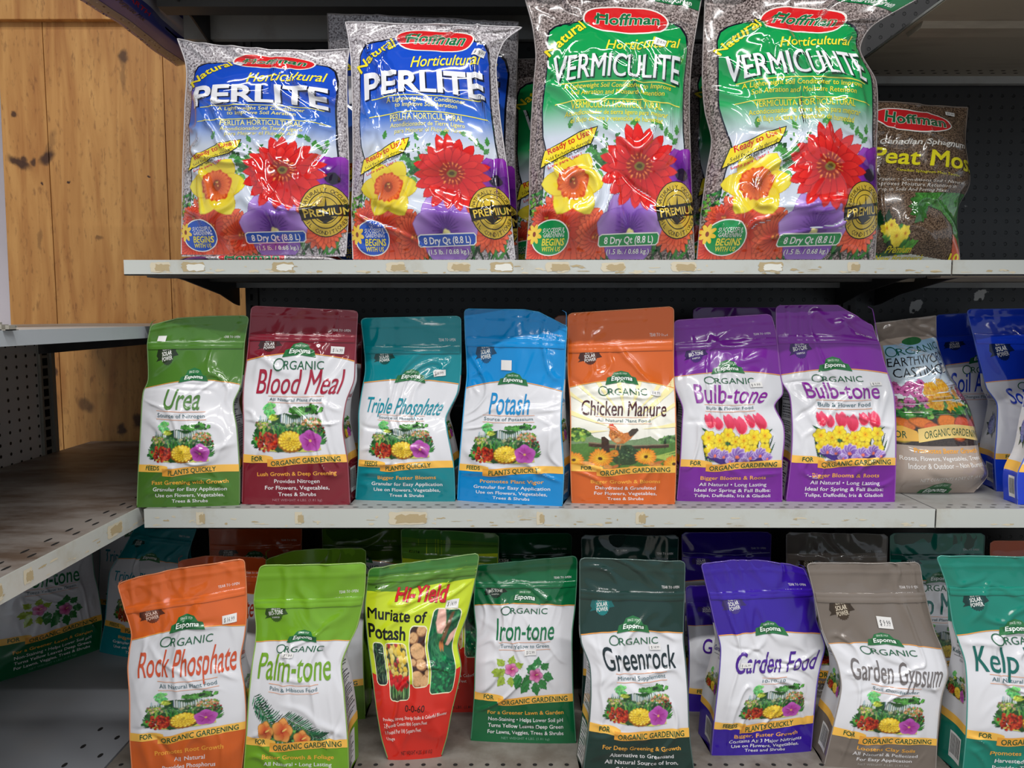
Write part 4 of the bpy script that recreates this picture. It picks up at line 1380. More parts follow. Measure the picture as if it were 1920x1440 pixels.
def hermite(xs, Ys, x):
    xs = np.asarray(xs, float); Ys = np.asarray(Ys, float)
    d = np.gradient(Ys, xs, axis=0)
    i = np.clip(np.searchsorted(xs, x) - 1, 0, len(xs) - 2)
    h = (xs[i + 1] - xs[i])[:, None]
    t = ((x - xs[i])[:, None]) / h
    return ((2 * t ** 3 - 3 * t ** 2 + 1) * Ys[i] + (t ** 3 - 2 * t ** 2 + t) * h * d[i] * 0.8 + (-2 * t ** 3 + 3 * t ** 2) * Ys[i + 1] + (t ** 3 - t ** 2) * h * d[i + 1] * 0.8)


def tube(pts, r, name, mat, parent, origin):
    pts = np.asarray(pts) - np.asarray(origin)
    d = unit(np.gradient(pts, axis=0))
    up = np.array([0, 1.0, 0.1])
    s = unit(np.cross(d, up)); u = np.cross(s, d)
    m = MB()
    k = 6
    vs = []
    for i in range(len(pts)):
        for j in range(k):
            t = 2 * math.pi * j / k
            vs.append(pts[i] + r * (math.cos(t) * s[i] + math.sin(t) * u[i]))
    fs = [(i * k + j, i * k + (j + 1) % k, (i + 1) * k + (j + 1) % k, (i + 1) * k + j) for i in range(len(pts) - 1) for j in range(k)]
    m.add(vs, fs)
    return m.build(name, mat, parent, smooth=True)


def bag(name, label, cat, st, zshelf, art=None, main=(200, 200, 200), base=(218, 218, 223), base_mat=None, film=None, Y0=None, T=0.075, pillow=0.0,
        yaw=0.0, lean=0.0, bulge=0.012, top=None, seed=1, wr=1.0, res=(96, 168), gl=None, gr=None, stickers=(), group=None, world=False, corner=0.008,
        zipper=True, seam_col=None, sharp=1.0, h=2.4, zipb=0.853):
    """st: stations (b, left x, left y, right x, right y) taken along the two side seams, bottom first"""
    film = film or M_FILM
    bs = [s[0] for s in st]
    shp = lambda b: smooth(b, 0.22, 0.92)
    if world:
        Lp = np.array([s[1] for s in st]); Rp = np.array([s[2] for s in st])
    else:
        Lp, Rp = [], []
        zt = zshelf
        for k, (b, xl, yl, xr, yr) in enumerate(st):
            if k == 0:
                if Y0 is None:
                    yL = (zshelf - EYE) / ray(xl, yl)[1]; yR = (zshelf - EYE) / ray(xr, yr)[1]
                else:
                    yL, yR = Y0 - yaw, Y0 + yaw
                pl, pr = at(xl, yl, yL), at(xr, yr, yR)
                pl[2] = pr[2] = zshelf
            else:
                dd = lean * b + (0.5 * T * shp(b) if not pillow else 0.0)
                pl, pr = at(xl, yl, yL + dd), at(xr, yr, yR + dd)
            Lp.append(pl); Rp.append(pr)
        Lp, Rp = np.array(Lp), np.array(Rp)
    na, nb = res
    b = np.linspace(0, 1, nb + 1)
    L = hermite(bs, Lp, b); R = hermite(bs, Rp, b)
    if corner:
        dz = L[-1, 2] - L[:, 2]
        ins = np.where(dz < corner, corner - np.sqrt(np.maximum(corner ** 2 - (corner - dz) ** 2, 0)), 0)
        e = unit(R - L)
        L = L + e * ins[:, None]; R = R - e * ins[:, None]
    ax = unit(R[nb // 3] - L[nb // 3])
    n = unit(np.array([ax[1], -ax[0], 0.0]))
    if n[1] > 0:
        n = -n
    a = np.linspace(0, 1, na + 1)
    A, B = np.meshgrid(a, b)
    F = L[:, None] * (1 - A[..., None]) + R[:, None] * A[..., None]
    W = np.linalg.norm(R - L, axis=1).mean(); H = abs(L[-1, 2] - L[0, 2])
    if top:
        dz = np.interp(a, [t[0] for t in top], [t[1] for t in top])
        F[..., 2] += dz[None, :] * smooth(B, 0.80, 1.0)
    rs = np.random.RandomState(seed)
    win = np.clip(np.minimum(A, 1 - A) * 9, 0, 1) * np.clip(B * 9, 0, 1)
    if pillow:
        prof = (1 - np.abs(2 * A - 1) ** 2.6) ** 0.75 * np.clip(smooth(B, -0.02, 0.16) * 1.0, 0, 1) * (1 - smooth(B, 0.72, 1.0) * 0.93)
        D = pillow * prof
    else:
        D = bulge * (1 - (2 * A - 1) ** 2) ** 0.8 * (0.35 + 0.65 * smooth(B, 0.0, 0.3)) * (1 - smooth(B, 0.72, 0.95))
    X, Z = A * W, B * H
    w1 = vnoise(X * 9 + seed, Z * 9, seed) - 0.5; w2 = vnoise(X * 9, Z * 9 + seed, seed + 7) - 0.5
    low = (vnoise(X * 16 + w1 * 2, Z * 11 + seed, seed + 3) - 0.5)
    r1 = np.exp(-((2 * vnoise(X * 20 + w1 * 4 + seed, Z * 12 + w2 * 4, seed + 11) - 1) / 0.24) ** 2)
    r2 = np.exp(-((2 * vnoise(X * 30 + w2 * 4, Z * 24 + w1 * 4 + seed, seed + 17) - 1) / 0.30) ** 2)
    D = D + win * wr * (0.0065 * low * (1 if not pillow else 1.4) + 0.0030 * sharp * (r1 - 0.2) + 0.0010 * sharp * r2 * smooth(vnoise(X * 12, Z * 12, seed + 30), 0.45, 0.8))
    for k in range(int(9 * sharp)):
        cx, cz = rs.uniform(0.05, 0.95) * W, rs.uniform(0.08, 0.92) * H
        th = rs.uniform(0, math.pi); Ln = rs.uniform(0.02, 0.07); s_ = rs.uniform(0.0036, 0.0058)
        u = (X - cx) * math.cos(th) + (Z - cz) * math.sin(th); v = -(X - cx) * math.sin(th) + (Z - cz) * math.cos(th)
        v = v + 0.12 * u * np.sin(u * 60 + k)
        D += win * wr * rs.choice([-1, 1, 1]) * rs.uniform(0.0010, 0.0030) * np.exp(-(v / s_) ** 2) * np.exp(-(u / Ln) ** 4)
    if zipper:
        for zb in (zipb - 0.008, zipb + 0.009, 0.955):
            D += 0.0009 * np.exp(-((B - zb) / 0.0055) ** 2)
        D += win * 0.0022 * wr * (vnoise(X * 70 + seed, Z * 6, seed + 20) - 0.5) * smooth(B, 0.8, 0.9)
    F = F + n * D[..., None]
    front = Sheet(F, n)
    root_loc = (L[0] + R[0]) / 2 - n * (T / 2)
    root_loc = np.array([root_loc[0], root_loc[1], zshelf])
    root = empty(name, root_loc)
    tag(root, label, cat, group)
    # ---- body: front, back and bottom in one mesh
    pr = Print()
    pr.sheet(front, base, 1 if base_mat else 0)
    if art is not None:
        pr.art(front, art, h)
    Tb = T * (1 - shp(b)) if not pillow else np.full_like(b, 0.0)
    ka, kb = 14, 40
    bi = np.linspace(0, nb, kb + 1).round().astype(int)
    ai = np.linspace(0, na, ka + 1).round().astype(int)
    Bk = F[np.ix_(bi, ai)] - n * (D[np.ix_(bi, ai)] + Tb[bi][:, None] + (0.7 * pillow * prof[np.ix_(bi, ai)] if pillow else 0.006 * np.sin(math.pi * A[np.ix_(bi, ai)]) * (1 - B[np.ix_(bi, ai)])))[..., None]
    back = Sheet(Bk, -n)
    pr.sheet(back, main if not base_mat else base, 1 if base_mat else 0)
    if not pillow:
        bot = np.stack([F[0][ai], Bk[0]])
        pr.sheet(Sheet(bot, np.array([0, 0, -1.0])), main, 0)
    pr.build('bag_body', [film] + ([base_mat] if base_mat else []), root, root_loc)
    # ---- side gussets
    if not pillow:
        for side, E, gart in ((-1, L, gl), (1, R, gr)):
            kc = 14
            c = np.linspace(0, 1, kc + 1)
            kk = np.linspace(0, nb, 71).round().astype(int)
            pinch = (0.10 + 0.55 * smooth(b, 0.3, 0.9))[kk][:, None] * (Tb[kk][:, None] + 0.004) * np.sin(math.pi * c)[None, :] ** 1.5 * 0.5
            G = E[kk][:, None] - n * (Tb[kk][:, None] * c[None, :])[..., None] - side * unit(R - L)[kk][:, None] * pinch[..., None]
            if side < 0:
                G = G[:, ::-1]
            S = Sheet(G, side * ax)
            gp = Print()
            gp.sheet(S, base if gart is not None else main)
            if gart is not None:
                gp.art(S, gart, 4.0)
            gp.build('side_gusset', film, root, root_loc)
    # ---- heat-sealed edge
    off = n * 0.0006
    top_e = F[-1] + off
    tube(np.concatenate([F[2:, 0] + off, top_e[1:-1], F[::-1][:-2, -1] + off]), 0.0011 if not pillow else 0.0013, 'edge_seam', seam_material(seam_col or main), root, root_loc)
    if zipper:
        zb = np.array([zipb - 0.016, zipb + 0.016]); aa = np.linspace(0.012, 0.988, 40)
        P_, N_ = [], []
        for q in np.linspace(zb[0], zb[1], 6):
            p, nn = front.sample(aa, np.full_like(aa, q))
            P_.append(p + nn * (0.0020 + 0.0005 * math.sin((q - zb[0]) / (zb[1] - zb[0]) * math.pi * 3) ** 2))
        zp = Print(); zp.sheet(Sheet(np.array(P_), n), np.clip(np.array(main) * 1.04, 0, 255)); zp.build('zip_closure', film, root, root_loc)
    for (sx, sy, sw, sh, rot, txt) in stickers:
        sa = Art(art.W, art.H)
        c_, s_ = math.cos(rot), math.sin(rot)
        sa.poly([(sx + u * c_ - v * s_, sy + u * s_ + v * c_) for u, v in ((-sw / 2, -sh / 2), (sw / 2, -sh / 2), (sw / 2, sh / 2), (-sw / 2, sh / 2))], (226, 224, 222), 2)
        sa.text(txt, sx - s_ * -sh * 0.26, sy + c_ * sh * 0.26, sh * 0.5, sw * 0.72, (70, 70, 76), 4, 0.0, rot=rot, res=1)
        sp = Print(); sp.art(front, sa, h, base=0.0020); sp.build('price_sticker', M_STICK, root, root_loc)
    return root


_seams = {}


def seam_material(c):
    key = tuple(int(x) for x in c)
    if key not in _seams:
        m, nt, bs = new_mat('sealed_film_edge')
        bs.inputs['Base Color'].default_value = (*srgb(np.array(c) * 0.72 + 60), 1)
        bs.inputs['Roughness'].default_value = 0.2
        bs.inputs['Coat Weight'].default_value = 0.4
        _seams[key] = m
    return _seams[key]


def world_stations(xl, xr, ytop, Yf, zshelf, T=0.07, yaw=0.0, taper=0.0, slope=0.0):
    """a bag standing further back, its top corners seen at (xl, ytop) and (xr, ytop)"""
    Yt = Yf + 0.5 * T
    tl, tr = at(xl, ytop + slope, Yt - yaw), at(xr, ytop - slope, Yt + yaw)
    out = []
    for b in (0.0, 0.25, 0.5, 0.75, 1.0):
        f = float(smooth(b, 0.22, 0.92))
        Yb = Yf + 0.5 * T * f
        c = (tl + tr) / 2
        hw = (tr[0] - tl[0]) / 2 * (1 + taper * (0.5 - b) * 2 - 0.04 * math.sin(math.pi * b) ** 2)
        z = zshelf + (((tl + tr)[2] / 2) - zshelf) * b
        dzl, dzr = (tl[2] - c[2]) * b, (tr[2] - c[2]) * b
        out.append((b, (c[0] - hw, Yb - yaw, z + dzl), (c[0] + hw, Yb + yaw, z + dzr)))
    return out
# ================================================================== the setting
YF, YB = 1.37, 1.78
Z2, Z3, ZD = EYE + 0.0985, EYE - 0.349, EYE - 0.80
XS = 0.775
YW = 2.15

fl = MB(); fl.box((-4, -5, -0.05), (4, YW + 0.3, 0)); tag(fl.build('floor', painted_metal('grey_floor', (130, 126, 120), (90, 84, 78), 0.5, 3, 0.5)), kind='structure')
cl = MB(); cl.box((-4, -5, 3.25), (4, YW + 0.3, 3.3)); tag(cl.build('ceiling', painted_metal('grey_ceiling', (120, 118, 114), (100, 98, 94), 0.3, 3, 0.8)), kind='structure')


def wx(px, py=300):
    return at(px, py, YW)[0]


def wz(py, px=200):
    return at(px, py, YW)[2]


knots = []
for (px, py, rx, ry, rot, amt) in ((230, 105, 10, 12, 0, .75), (231, 140, 6, 34, 0, .35), (25, 213, 6, 6, 0, .8), (36, 305, 24, 9, 0.45, .85), (62, 303, 6, 8, 0, .8), (45, 298, 6, 8, 0, .8), (88, 296, 17, 10, -0.7, .85), (96, 268, 8, 26, 0.3, .3),
                                   (186, 445, 6, 5, 0, .5), (102, 697, 6, 9, 0, .8), (160, 760, 18, 12, 0.6, .6), (229, 806, 8, 12, 0, .8), (258, 790, 10, 14, 0, .8), (78, 345, 2.6, 2.6, 0, .9), (130, 342, 3, 3, 0, 1), (280, 330, 2.6, 2.6, 0, .9), (75, 450, 4, 22, 0, .35)):
    s = YW / F_PX
    knots.append((wx(px, py), wz(py, px), rx * s, ry * s, -rot, min(1.0, amt * 1.12)))
M_WOOD = wood_material(knots)
w = MB()
edges = [-3.9, -2.6, -2.26, -1.93, -1.60] + [wx(92), wx(312), wx(480)] + [-0.3, 0.1, 0.5, 0.9, 1.3, 1.7, 2.1, 3.9]
for i in range(len(edges) - 1):
    w.box((edges[i] + 0.0012, YW, 0), (edges[i + 1] - 0.0012, YW + 0.02 + 0.0015 * (i % 2), 3.25))
w.box((-3.9, YW + 0.021, 0), (3.9, YW + 0.06, 3.25))
tag(w.build('wall_back', M_WOOD), kind='structure')
t = MB(); t.box((-3.9, YW - 0.022, wz(42)), (-0.3, YW - 0.0005, wz(42) + 0.2)); tag(t.build('trim_1', M_WOOD, bevel=0.002), kind='structure')


def gap(m, v): return m


# ------------------------------------------------------------------ shelving
RES_M, _nt, _b = new_mat('old_label_glue'); _b.inputs['Base Color'].default_value = (*srgb((206, 196, 172)), 1); _b.inputs['Roughness'].default_value = 0.7
RES_D, _nt, _b = new_mat('torn_label_paper'); _b.inputs['Base Color'].default_value = (*srgb((178, 160, 124)), 1); _b.inputs['Roughness'].default_value = 0.8
RES_W, _nt, _b = new_mat('pale_tape_patch'); _b.inputs['Base Color'].default_value = (*srgb((222, 222, 214)), 1); _b.inputs['Roughness'].default_value = 0.6


def glue_marks(m, x0, x1, y, z0, z1, rng, axis=0, patches=()):
    """torn paper labels and glue on a shelf edge: thin irregular flakes on its face"""
    hgt = z1 - z0

    def flake(cx, cz, w_, h_, lvl, mi, jag=0.16, n=22):
        vs = []
        for i in range(n):
            t = 2 * math.pi * i / n
            c, s = math.cos(t), math.sin(t)
            k = 1 / max(abs(c), abs(s))
            u = cx + w_ / 2 * c * k * (1 + jag * (rng.random() - 0.5)); v = cz + h_ / 2 * s * k * (1 + jag * (rng.random() - 0.5) * 1.6)
            v = min(max(v, z0 + 0.0006), z1 - 0.0006)
            lv = 0.0002 * lvl + 0.0000015 * len(m.f)
            vs.append((u, y - lv, v) if axis == 0 else (y + lv, u, v))
        m.add(vs, [tuple(range(n))], mi)
    for (cx, w_, kind) in patches:
        flake(cx, z0 + hgt * 0.55, w_, hgt * 0.62, 2, 2 if kind == 1 else 1)
        flake(cx + 0.004, z0 + hgt * 0.52, w_ * 0.75, hgt * 0.42, 3, 3 if kind == 1 else 2, 0.3)
    k = int((x1 - x0) * 60)
    for i in range(k):
        cx = x0 + 0.02 + rng.random() * (x1 - x0 - 0.04)
        flake(cx, z0 + hgt * (0.15 + 0.5 * rng.random() ** 1.5), 0.003 + 0.016 * rng.random(), 0.0006 + 0.003 * rng.random(), 1, rng.choice((1, 1, 2)), 0.9, 12)


def shelf(name, label, x0, x1, yf, yb, zt, lip, lipmat, deckmat, undermat, seed=1, patches=(), holes=True, brackets=True, drop=0.03, channels=True, group='metal shelves of the main rack'):
    root = empty(name, ((x0 + x1) / 2, yb, zt))
    tag(root, label, 'shelf', group)
    ox, oy, oz = root.location
    rng = random.Random(seed)

    def B(m, nm, mats, **kw):
        o = m.build(nm, mats, root, **kw)
        for v in o.data.vertices:
            v.co.x -= ox; v.co.y -= oy; v.co.z -= oz
        return o
    d = MB(); d.box((x0, yf + 0.002, zt - 0.004), (x1, yb, zt))
    d.box((x0, yb - 0.02, zt - drop - 0.004), (x1, yb - 0.004, zt - 0.004))
    if holes:
        for r, yy in enumerate((yf + 0.016, yf + 0.034)):
            x = x0 + 0.03 + 0.0135 * r
            while x < x1 - 0.02:
                d.disc((x, yy, zt + 0.0002), 0.0055, 0.0022, 2, 10, 1)
                x += 0.027
        for r, yy in enumerate((yb - 0.06, yb - 0.042)):
            x = x0 + 0.03 + 0.0135 * r
            while x < x1 - 0.02:
                d.disc((x, yy, zt - 0.0067), 0.0052, 0.0024, 2, 10, 1)
                x += 0.0254
    B(d, 'shelf_deck', [deckmat, M_HOLE])
    m = MB(); m.box((x0, yf, zt - lip), (x1, yf + 0.0022, zt + 0.0005))
    m.box((x0, yf, zt - lip), (x1, yf + 0.014, zt - lip + 0.002))
    glue_marks(m, x0, x1, yf, zt - lip, zt, rng, 0, patches)
    B(m, 'front_edge', [lipmat, RES_M, RES_D, RES_W])
    if channels:
        u = MB()
        for yy in (yf + 0.05, yf + (yb - yf) * 0.55):
            u.prism([(yy, zt - 0.0042), (yy + 0.010, zt - drop * 0.9), (yy + 0.055, zt - drop * 0.9), (yy + 0.065, zt - 0.0042)], 0, x0 + 0.012, x1 - 0.012)
        B(u, 'stiffening_channel', undermat)
        un = MB(); un.box((x0 + 0.002, yf + 0.003, zt - 0.0062), (x1 - 0.002, yb - 0.001, zt - 0.0042)); B(un, 'underside_sheet', undermat)
    if brackets:
        for bx in (x0 + 0.055, x1 - 0.03):
            k = MB(); k.prism([(yf + 0.02, zt - 0.007), (yb, zt - 0.007), (yb, zt - 0.074), (yb - 0.03, zt - 0.07), (yf + 0.30, zt - 0.052), (yf + 0.12, zt - 0.03), (yf + 0.02, zt - 0.022)], 0, bx, bx + 0.004)
            o = B(k, 'bracket', M_BRKT)
    return root


P2 = [(at(px, 500, YF)[0], w_, k) for px, w_, k in ((362, .040, 1), (300, .035, 0), (530, .038, 1), (742, .033, 0), (860, .040, 0), (940, .040, 1), (1046, .042, 0), (1150, .042, 0), (1282, .045, 0), (1445, .042, 1), (1600, .02, 0))]
P3 = [(at(px, 970, YF)[0], w_, k) for px, w_, k in ((375, .014, 0), (560, .014, 0), (760, .06, 0), (780, .04, 0), (1012, .012, 0), (1200, .016, 0))]
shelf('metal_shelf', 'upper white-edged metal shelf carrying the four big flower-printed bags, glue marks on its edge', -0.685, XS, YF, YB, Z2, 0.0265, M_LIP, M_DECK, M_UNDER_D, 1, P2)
shelf('metal_shelf', 'white-edged metal shelf at the right, under the brown peat bag', XS + 0.003, 2.0, YF, YB, Z2, 0.0265, M_LIP, M_DECK, M_UNDER, 2, [(0.95, .05, 0)])
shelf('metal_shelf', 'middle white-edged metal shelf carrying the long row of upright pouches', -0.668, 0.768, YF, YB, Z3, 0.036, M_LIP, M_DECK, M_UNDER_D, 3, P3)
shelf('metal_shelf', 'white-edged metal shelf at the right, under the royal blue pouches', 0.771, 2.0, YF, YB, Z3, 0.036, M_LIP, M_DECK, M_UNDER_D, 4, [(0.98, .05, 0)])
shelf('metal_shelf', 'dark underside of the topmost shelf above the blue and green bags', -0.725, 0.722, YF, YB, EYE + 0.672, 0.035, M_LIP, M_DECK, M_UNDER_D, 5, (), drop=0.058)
shelf('metal_shelf', 'deep brown-grey topmost shelf at the right, seen from below', 0.73, 2.0, 1.02, YB, EYE + 0.537, 0.035, M_LIP, M_DECK, M_UNDER, 6, (), brackets=False, drop=0.018)


def simple(name, label, cat, m, mats, origin, **kw):
    grp = kw.pop('group', None)
    o = m.build(name, mats, None, **kw)
    for v in o.data.vertices:
        v.co.x -= origin[0]; v.co.y -= origin[1]; v.co.z -= origin[2]
    o.location = origin
    return tag(o, label, cat, grp)


# base deck of the main rack
m = MB(); m.box((-0.722, 1.06, ZD - 0.02), (2.0, YB, ZD))
m.box((-0.722, 1.06, ZD - 0.19), (2.0, 1.075, ZD - 0.02))
for r, yy in enumerate((1.312, 1.272, 1.14)):
    x = -0.70 + 0.014 * r
    while x < 1.98:
        m.disc((x, yy, ZD + 0.0003), 0.0042, 0.0042, 2, 12, 1); x += 0.0285
simple('base_deck', 'dusty speckled bottom deck under the lowest row of pouches', 'deck', m, [M_BASE_R, M_HOLE], (0.6, 1.42, ZD))
# back board of the main rack
M_PEGB = pegboard_material('black_pegboard', (34, 33, 34), (4, 4, 4), (200, 198, 194), 0.0254, 0.0254, 0, 0.13, 1.0)
M_PEGB2 = pegboard_material('black_pegboard_clean', (34, 33, 34), (4, 4, 4), (200, 198, 194), 0.0254, 0.0254, 0, 0.13, 0.0)
for xa, xb, lab in ((-0.583, 0.760, 'black perforated back panel behind the two middle shelves of bags'), (0.790, 2.0, 'black perforated back panel with chipped white spots, right of the peat bag')):
    m = MB(); m.box((xa, YB + 0.004, 0.02), (xb, YB + 0.014, 1.95))
    simple('pegboard_panel', lab, 'panel', m, M_PEGB if xa > 0 else M_PEGB2, (0.0254 * round(xa / 0.0254), YB + 0.01, 1.0))
for ux in (-0.598, 0.775):
    m = MB(); m.box((ux - 0.014, YB - 0.003, 0.02), (ux + 0.014, YB + 0.03, 1.98))
    z = 0.3
    while z < 1.95:
        m.add([(ux - 0.003, YB - 0.0034, z), (ux + 0.003, YB - 0.0034, z), (ux + 0.003, YB - 0.0034, z + 0.014), (ux - 0.003, YB - 0.0034, z + 0.014)], [(0, 1, 2, 3)], 1)
        z += 0.0254
    simple('slotted_upright', 'dark slotted rack upright at the %s of the black panel' % ('left edge' if ux < 0 else 'right-hand seam'), 'upright', m, [M_BRKT, M_HOLE], (ux, YB + 0.01, 0.02))

m = MB(); m.box((-0.722, YB + 0.034, EYE + 0.12), (-0.55, YB + 0.044, EYE + 0.665))
simple('filler_panel', 'narrow black panel at the upper left corner behind the leftmost blue bag', 'panel', m, M_BRKT, (-0.64, YB + 0.039, 1.12))
# ------------------------------------------------------------------ the rack at the left, at a right angle
XL, XP = -0.685, -1.19


def side_shelf(label, x0, x1, ya, yb, zt, lip, deckmat, lipmat, marks, seed):
    root = empty('side_shelf', (x0, (ya + yb) / 2, zt)); tag(root, label, 'shelf')
    ox, oy, oz = root.location
    rng = random.Random(seed)

    def B(m, nm, mats):
        o = m.build(nm, mats, root)
        for v in o.data.vertices:
            v.co.x -= ox; v.co.y -= oy; v.co.z -= oz
    d = MB(); d.box((x0, ya, zt - 0.02), (x1 - 0.003, yb, zt))
    if marks:
        for r, xx in enumerate((x1 - 0.022, x1 - 0.045)):
            y = ya + 0.03 + 0.02 * r
            while y < 1.7:
                d.disc((xx, y, zt + 0.0003), 0.003, 0.011, 2, 10, 1); y += 0.058
    B(d, 'shelf_deck', [deckmat, M_HOLE])
    m = MB(); m.box((x1 - 0.003, ya, zt - lip), (x1, yb, zt + 0.0008))
    if marks:
        glue_marks(m, ya, yb - 0.3, x1, zt - lip, zt, rng, 1, [(1.30, .05, 0), (1.06, .02, 0), (0.99, .03, 0)])
    B(m, 'front_edge', [lipmat, RES_M, RES_D, RES_W])
    k = MB(); k.prism([(x0, zt - 0.021), (x1 - 0.05, zt - 0.021), (x1 - 0.06, zt - 0.035), (x0, zt - 0.075)], 1, 1.925, 1.929)
    B(k, 'bracket', M_BRKT)


side_shelf('worn rust-stained metal shelf running towards the viewer at the left, empty', XP + 0.004, XL, -0.2, 2.146, Z3 - 0.002, 0.034, M_DECK_OLD, M_LIP, True, 3)
side_shelf('clean grey metal shelf at eye level on the left, against the pine wall', XP + 0.004, XL + 0.004, -0.2, 2.146, EYE - 0.0195, 0.021, M_DECK, painted_metal('grey_blue_shelf_edge', (170, 176, 182), (140, 144, 148), 0.3, 6, 0.4), False, 4)
m = MB(); m.box((XP - 0.03, -0.2, ZD - 0.02), (-0.7255, 2.0, ZD + 0.0005)); m.box((-0.74, -0.2, ZD - 0.19), (-0.7255, 2.0, ZD - 0.02))
for r, xx in enumerate((-0.752, -0.80)):
    y = -0.1 + 0.03 * r
    while y < 1.45:
        m.disc((xx, y, ZD + 0.0008), 0.0042, 0.0075, 2, 10, 1); y += 0.06
simple('base_deck', 'smooth blue-grey bottom deck at the lower left corner', 'deck', m, [M_BASE, M_HOLE], (-0.95, 0.9, ZD))
M_PEGW = pegboard_material('grey_white_pegboard', (226, 220, 214), (20, 16, 14), (150, 146, 140), 0.037, 0.0256, 1, 0.14, 0.4)
m = MB(); m.box((XP - 0.012, -0.2, ZD + 0.001), (XP, 1.925, EYE - 0.042)); simple('pegboard_panel', 'pale grey perforated panel at the far left between the two side shelves', 'panel', m, M_PEGW, (XP - 0.006, 0.9, ZD))
m = MB(); m.box((XP - 0.02, 1.928, ZD + 0.001), (XP + 0.006, 1.935, EYE - 0.042)); m.box((XP - 0.02, 1.975, ZD + 0.001), (XP + 0.006, 1.99, EYE - 0.042)); m.box((XP - 0.02, 1.93, ZD + 0.001), (XP, 1.99, EYE - 0.042))
z = ZD + 0.02
while z < EYE - 0.06:
    m.add([(XP + 0.0004, 1.945, z), (XP + 0.0004, 1.966, z), (XP + 0.0004, 1.966, z + 0.019), (XP + 0.0004, 1.945, z + 0.019)], [(0, 1, 2, 3)], 1)
    z += 0.0262
simple('slotted_upright', 'pale slotted upright at the end of the left rack, beside the pine wall', 'upright', m, [M_UPR, M_HOLE], (XP, 1.96, ZD))

m = MB(); m.box((XP + 0.01, 2.085, ZD + 0.002), (-0.60, 2.095, Z3 - 0.085))  # added sheet: the dark gap behind the pouches, made in black
simple('dark_gap_sheet', 'added black sheet standing in for the dark gap behind the teal pouches', 'panel', m, M_BRKT, (-0.9, 2.09, ZD + 0.002))
# things on the eye-level shelf at the left
m = MB(); m.prism([(1.33, EYE - 0.019), (1.37, EYE - 0.019), (1.37, EYE + 0.62), (1.33, EYE + 0.62)], 0, -1.13, -0.889)
o = simple('white_board', 'tall white board leaning on the eye-level shelf at the left edge', 'board', m, painted_metal('white_melamine', (226, 218, 226), (206, 198, 206), 0.3, 4, 0.4), (-0.889, 1.35, EYE - 0.019), bevel=0.002)
o.rotation_euler = (0, math.radians(0.6), 0)
zs = EYE - 0.0190
m = MB(); m.box((-0.98, 1.02, zs), (-0.7, 1.05, zs + 0.0125))
simple('wooden_lath', 'short flat beige wooden lath lying on the eye-level shelf', 'lath', m, painted_metal('raw_pine_lath', (214, 190, 150), (176, 146, 100), 0.5, 30, 0.6, (1, 8, 8)), (-0.84, 1.035, zs), bevel=0.001)
m = MB(); m.box((-0.696, 1.03, zs), (-0.694, 1.05, zs + 0.011)); m.box((-0.694, 1.03, zs), (-0.672, 1.05, zs + 0.0015)); m.box((-0.688, 1.03, zs), (-0.682, 1.045, zs + 0.008)); m.box((-0.677, 1.03, zs), (-0.672, 1.045, zs + 0.007)); m.box((-0.690, 1.044, zs + 0.004), (-0.672, 1.048, zs + 0.006))
simple('metal_clip', 'small grey metal shelf clip beside the wooden lath', 'clip', m, M_UPR, (-0.684, 1.04, zs))

# the blue sack hanging over the left end of the topmost shelf
r = empty('soil_sack', (-0.72, 1.45, EYE + 0.673)); tag(r, 'dark blue sack with red lettering hanging over the left end of the topmost shelf', 'sack')
nu, nv = 48, 70
prof = [(-0.64, 0.675), (-0.728, 0.675), (-0.734, 0.618), (-0.748, 0.602), (-0.798, 0.588), (-0.818, 0.61), (-0.824, 0.70), (-0.79, 0.77), (-0.74, 0.80), (-0.68, 0.79), (-0.64, 0.75), (-0.632, 0.70), (-0.64, 0.675)]
pp = np.array(prof)
t = np.linspace(0, 1, nu + 1); s_ = np.linspace(0, 1, len(pp))
px_ = np.interp(t, s_, pp[:, 0]); pz_ = np.interp(t, s_, pp[:, 1])
v = np.linspace(0, 1, nv + 1)
Yv = 0.98 + 0.94 * v
k = np.sqrt(np.clip(1 - (2 * v - 1) ** 30, 0, 1)) * 0.94 + 0.06
G = np.zeros((nv + 1, nu + 1, 3))
bump = 0.012 * (vnoise(np.outer(v * 12, np.ones(nu + 1)), np.outer(np.ones(nv + 1), t * 9), 9) - 0.5)
lowmask = (pz_ > 0.68)[None, :] * 1.0
G[..., 0] = px_[None, :] - bump * (px_ < -0.73)[None, :] - 0.006 * np.sin(v * 5)[:, None] * (px_ < -0.74)[None, :]
G[..., 1] = Yv[:, None]
G[..., 2] = EYE + 0.6735 + ((pz_[None, :] - 0.675) + bump * lowmask) * k[:, None]
G[..., 2] = np.where((px_ > -0.726)[None, :], np.maximum(G[..., 2], EYE + 0.6735), G[..., 2])
S = Sheet(G, np.array([0, 0, 0.0]))
cen = np.array([-0.73, 1.43, EYE + 0.70])
S.n = np.where(((G - cen) * [1, 0, 1] * S.n).sum(-1, keepdims=True) < 0, -S.n, S.n)
pr = Print(); pr.sheet(S, (62, 66, 140))
a = Art(100, 300)
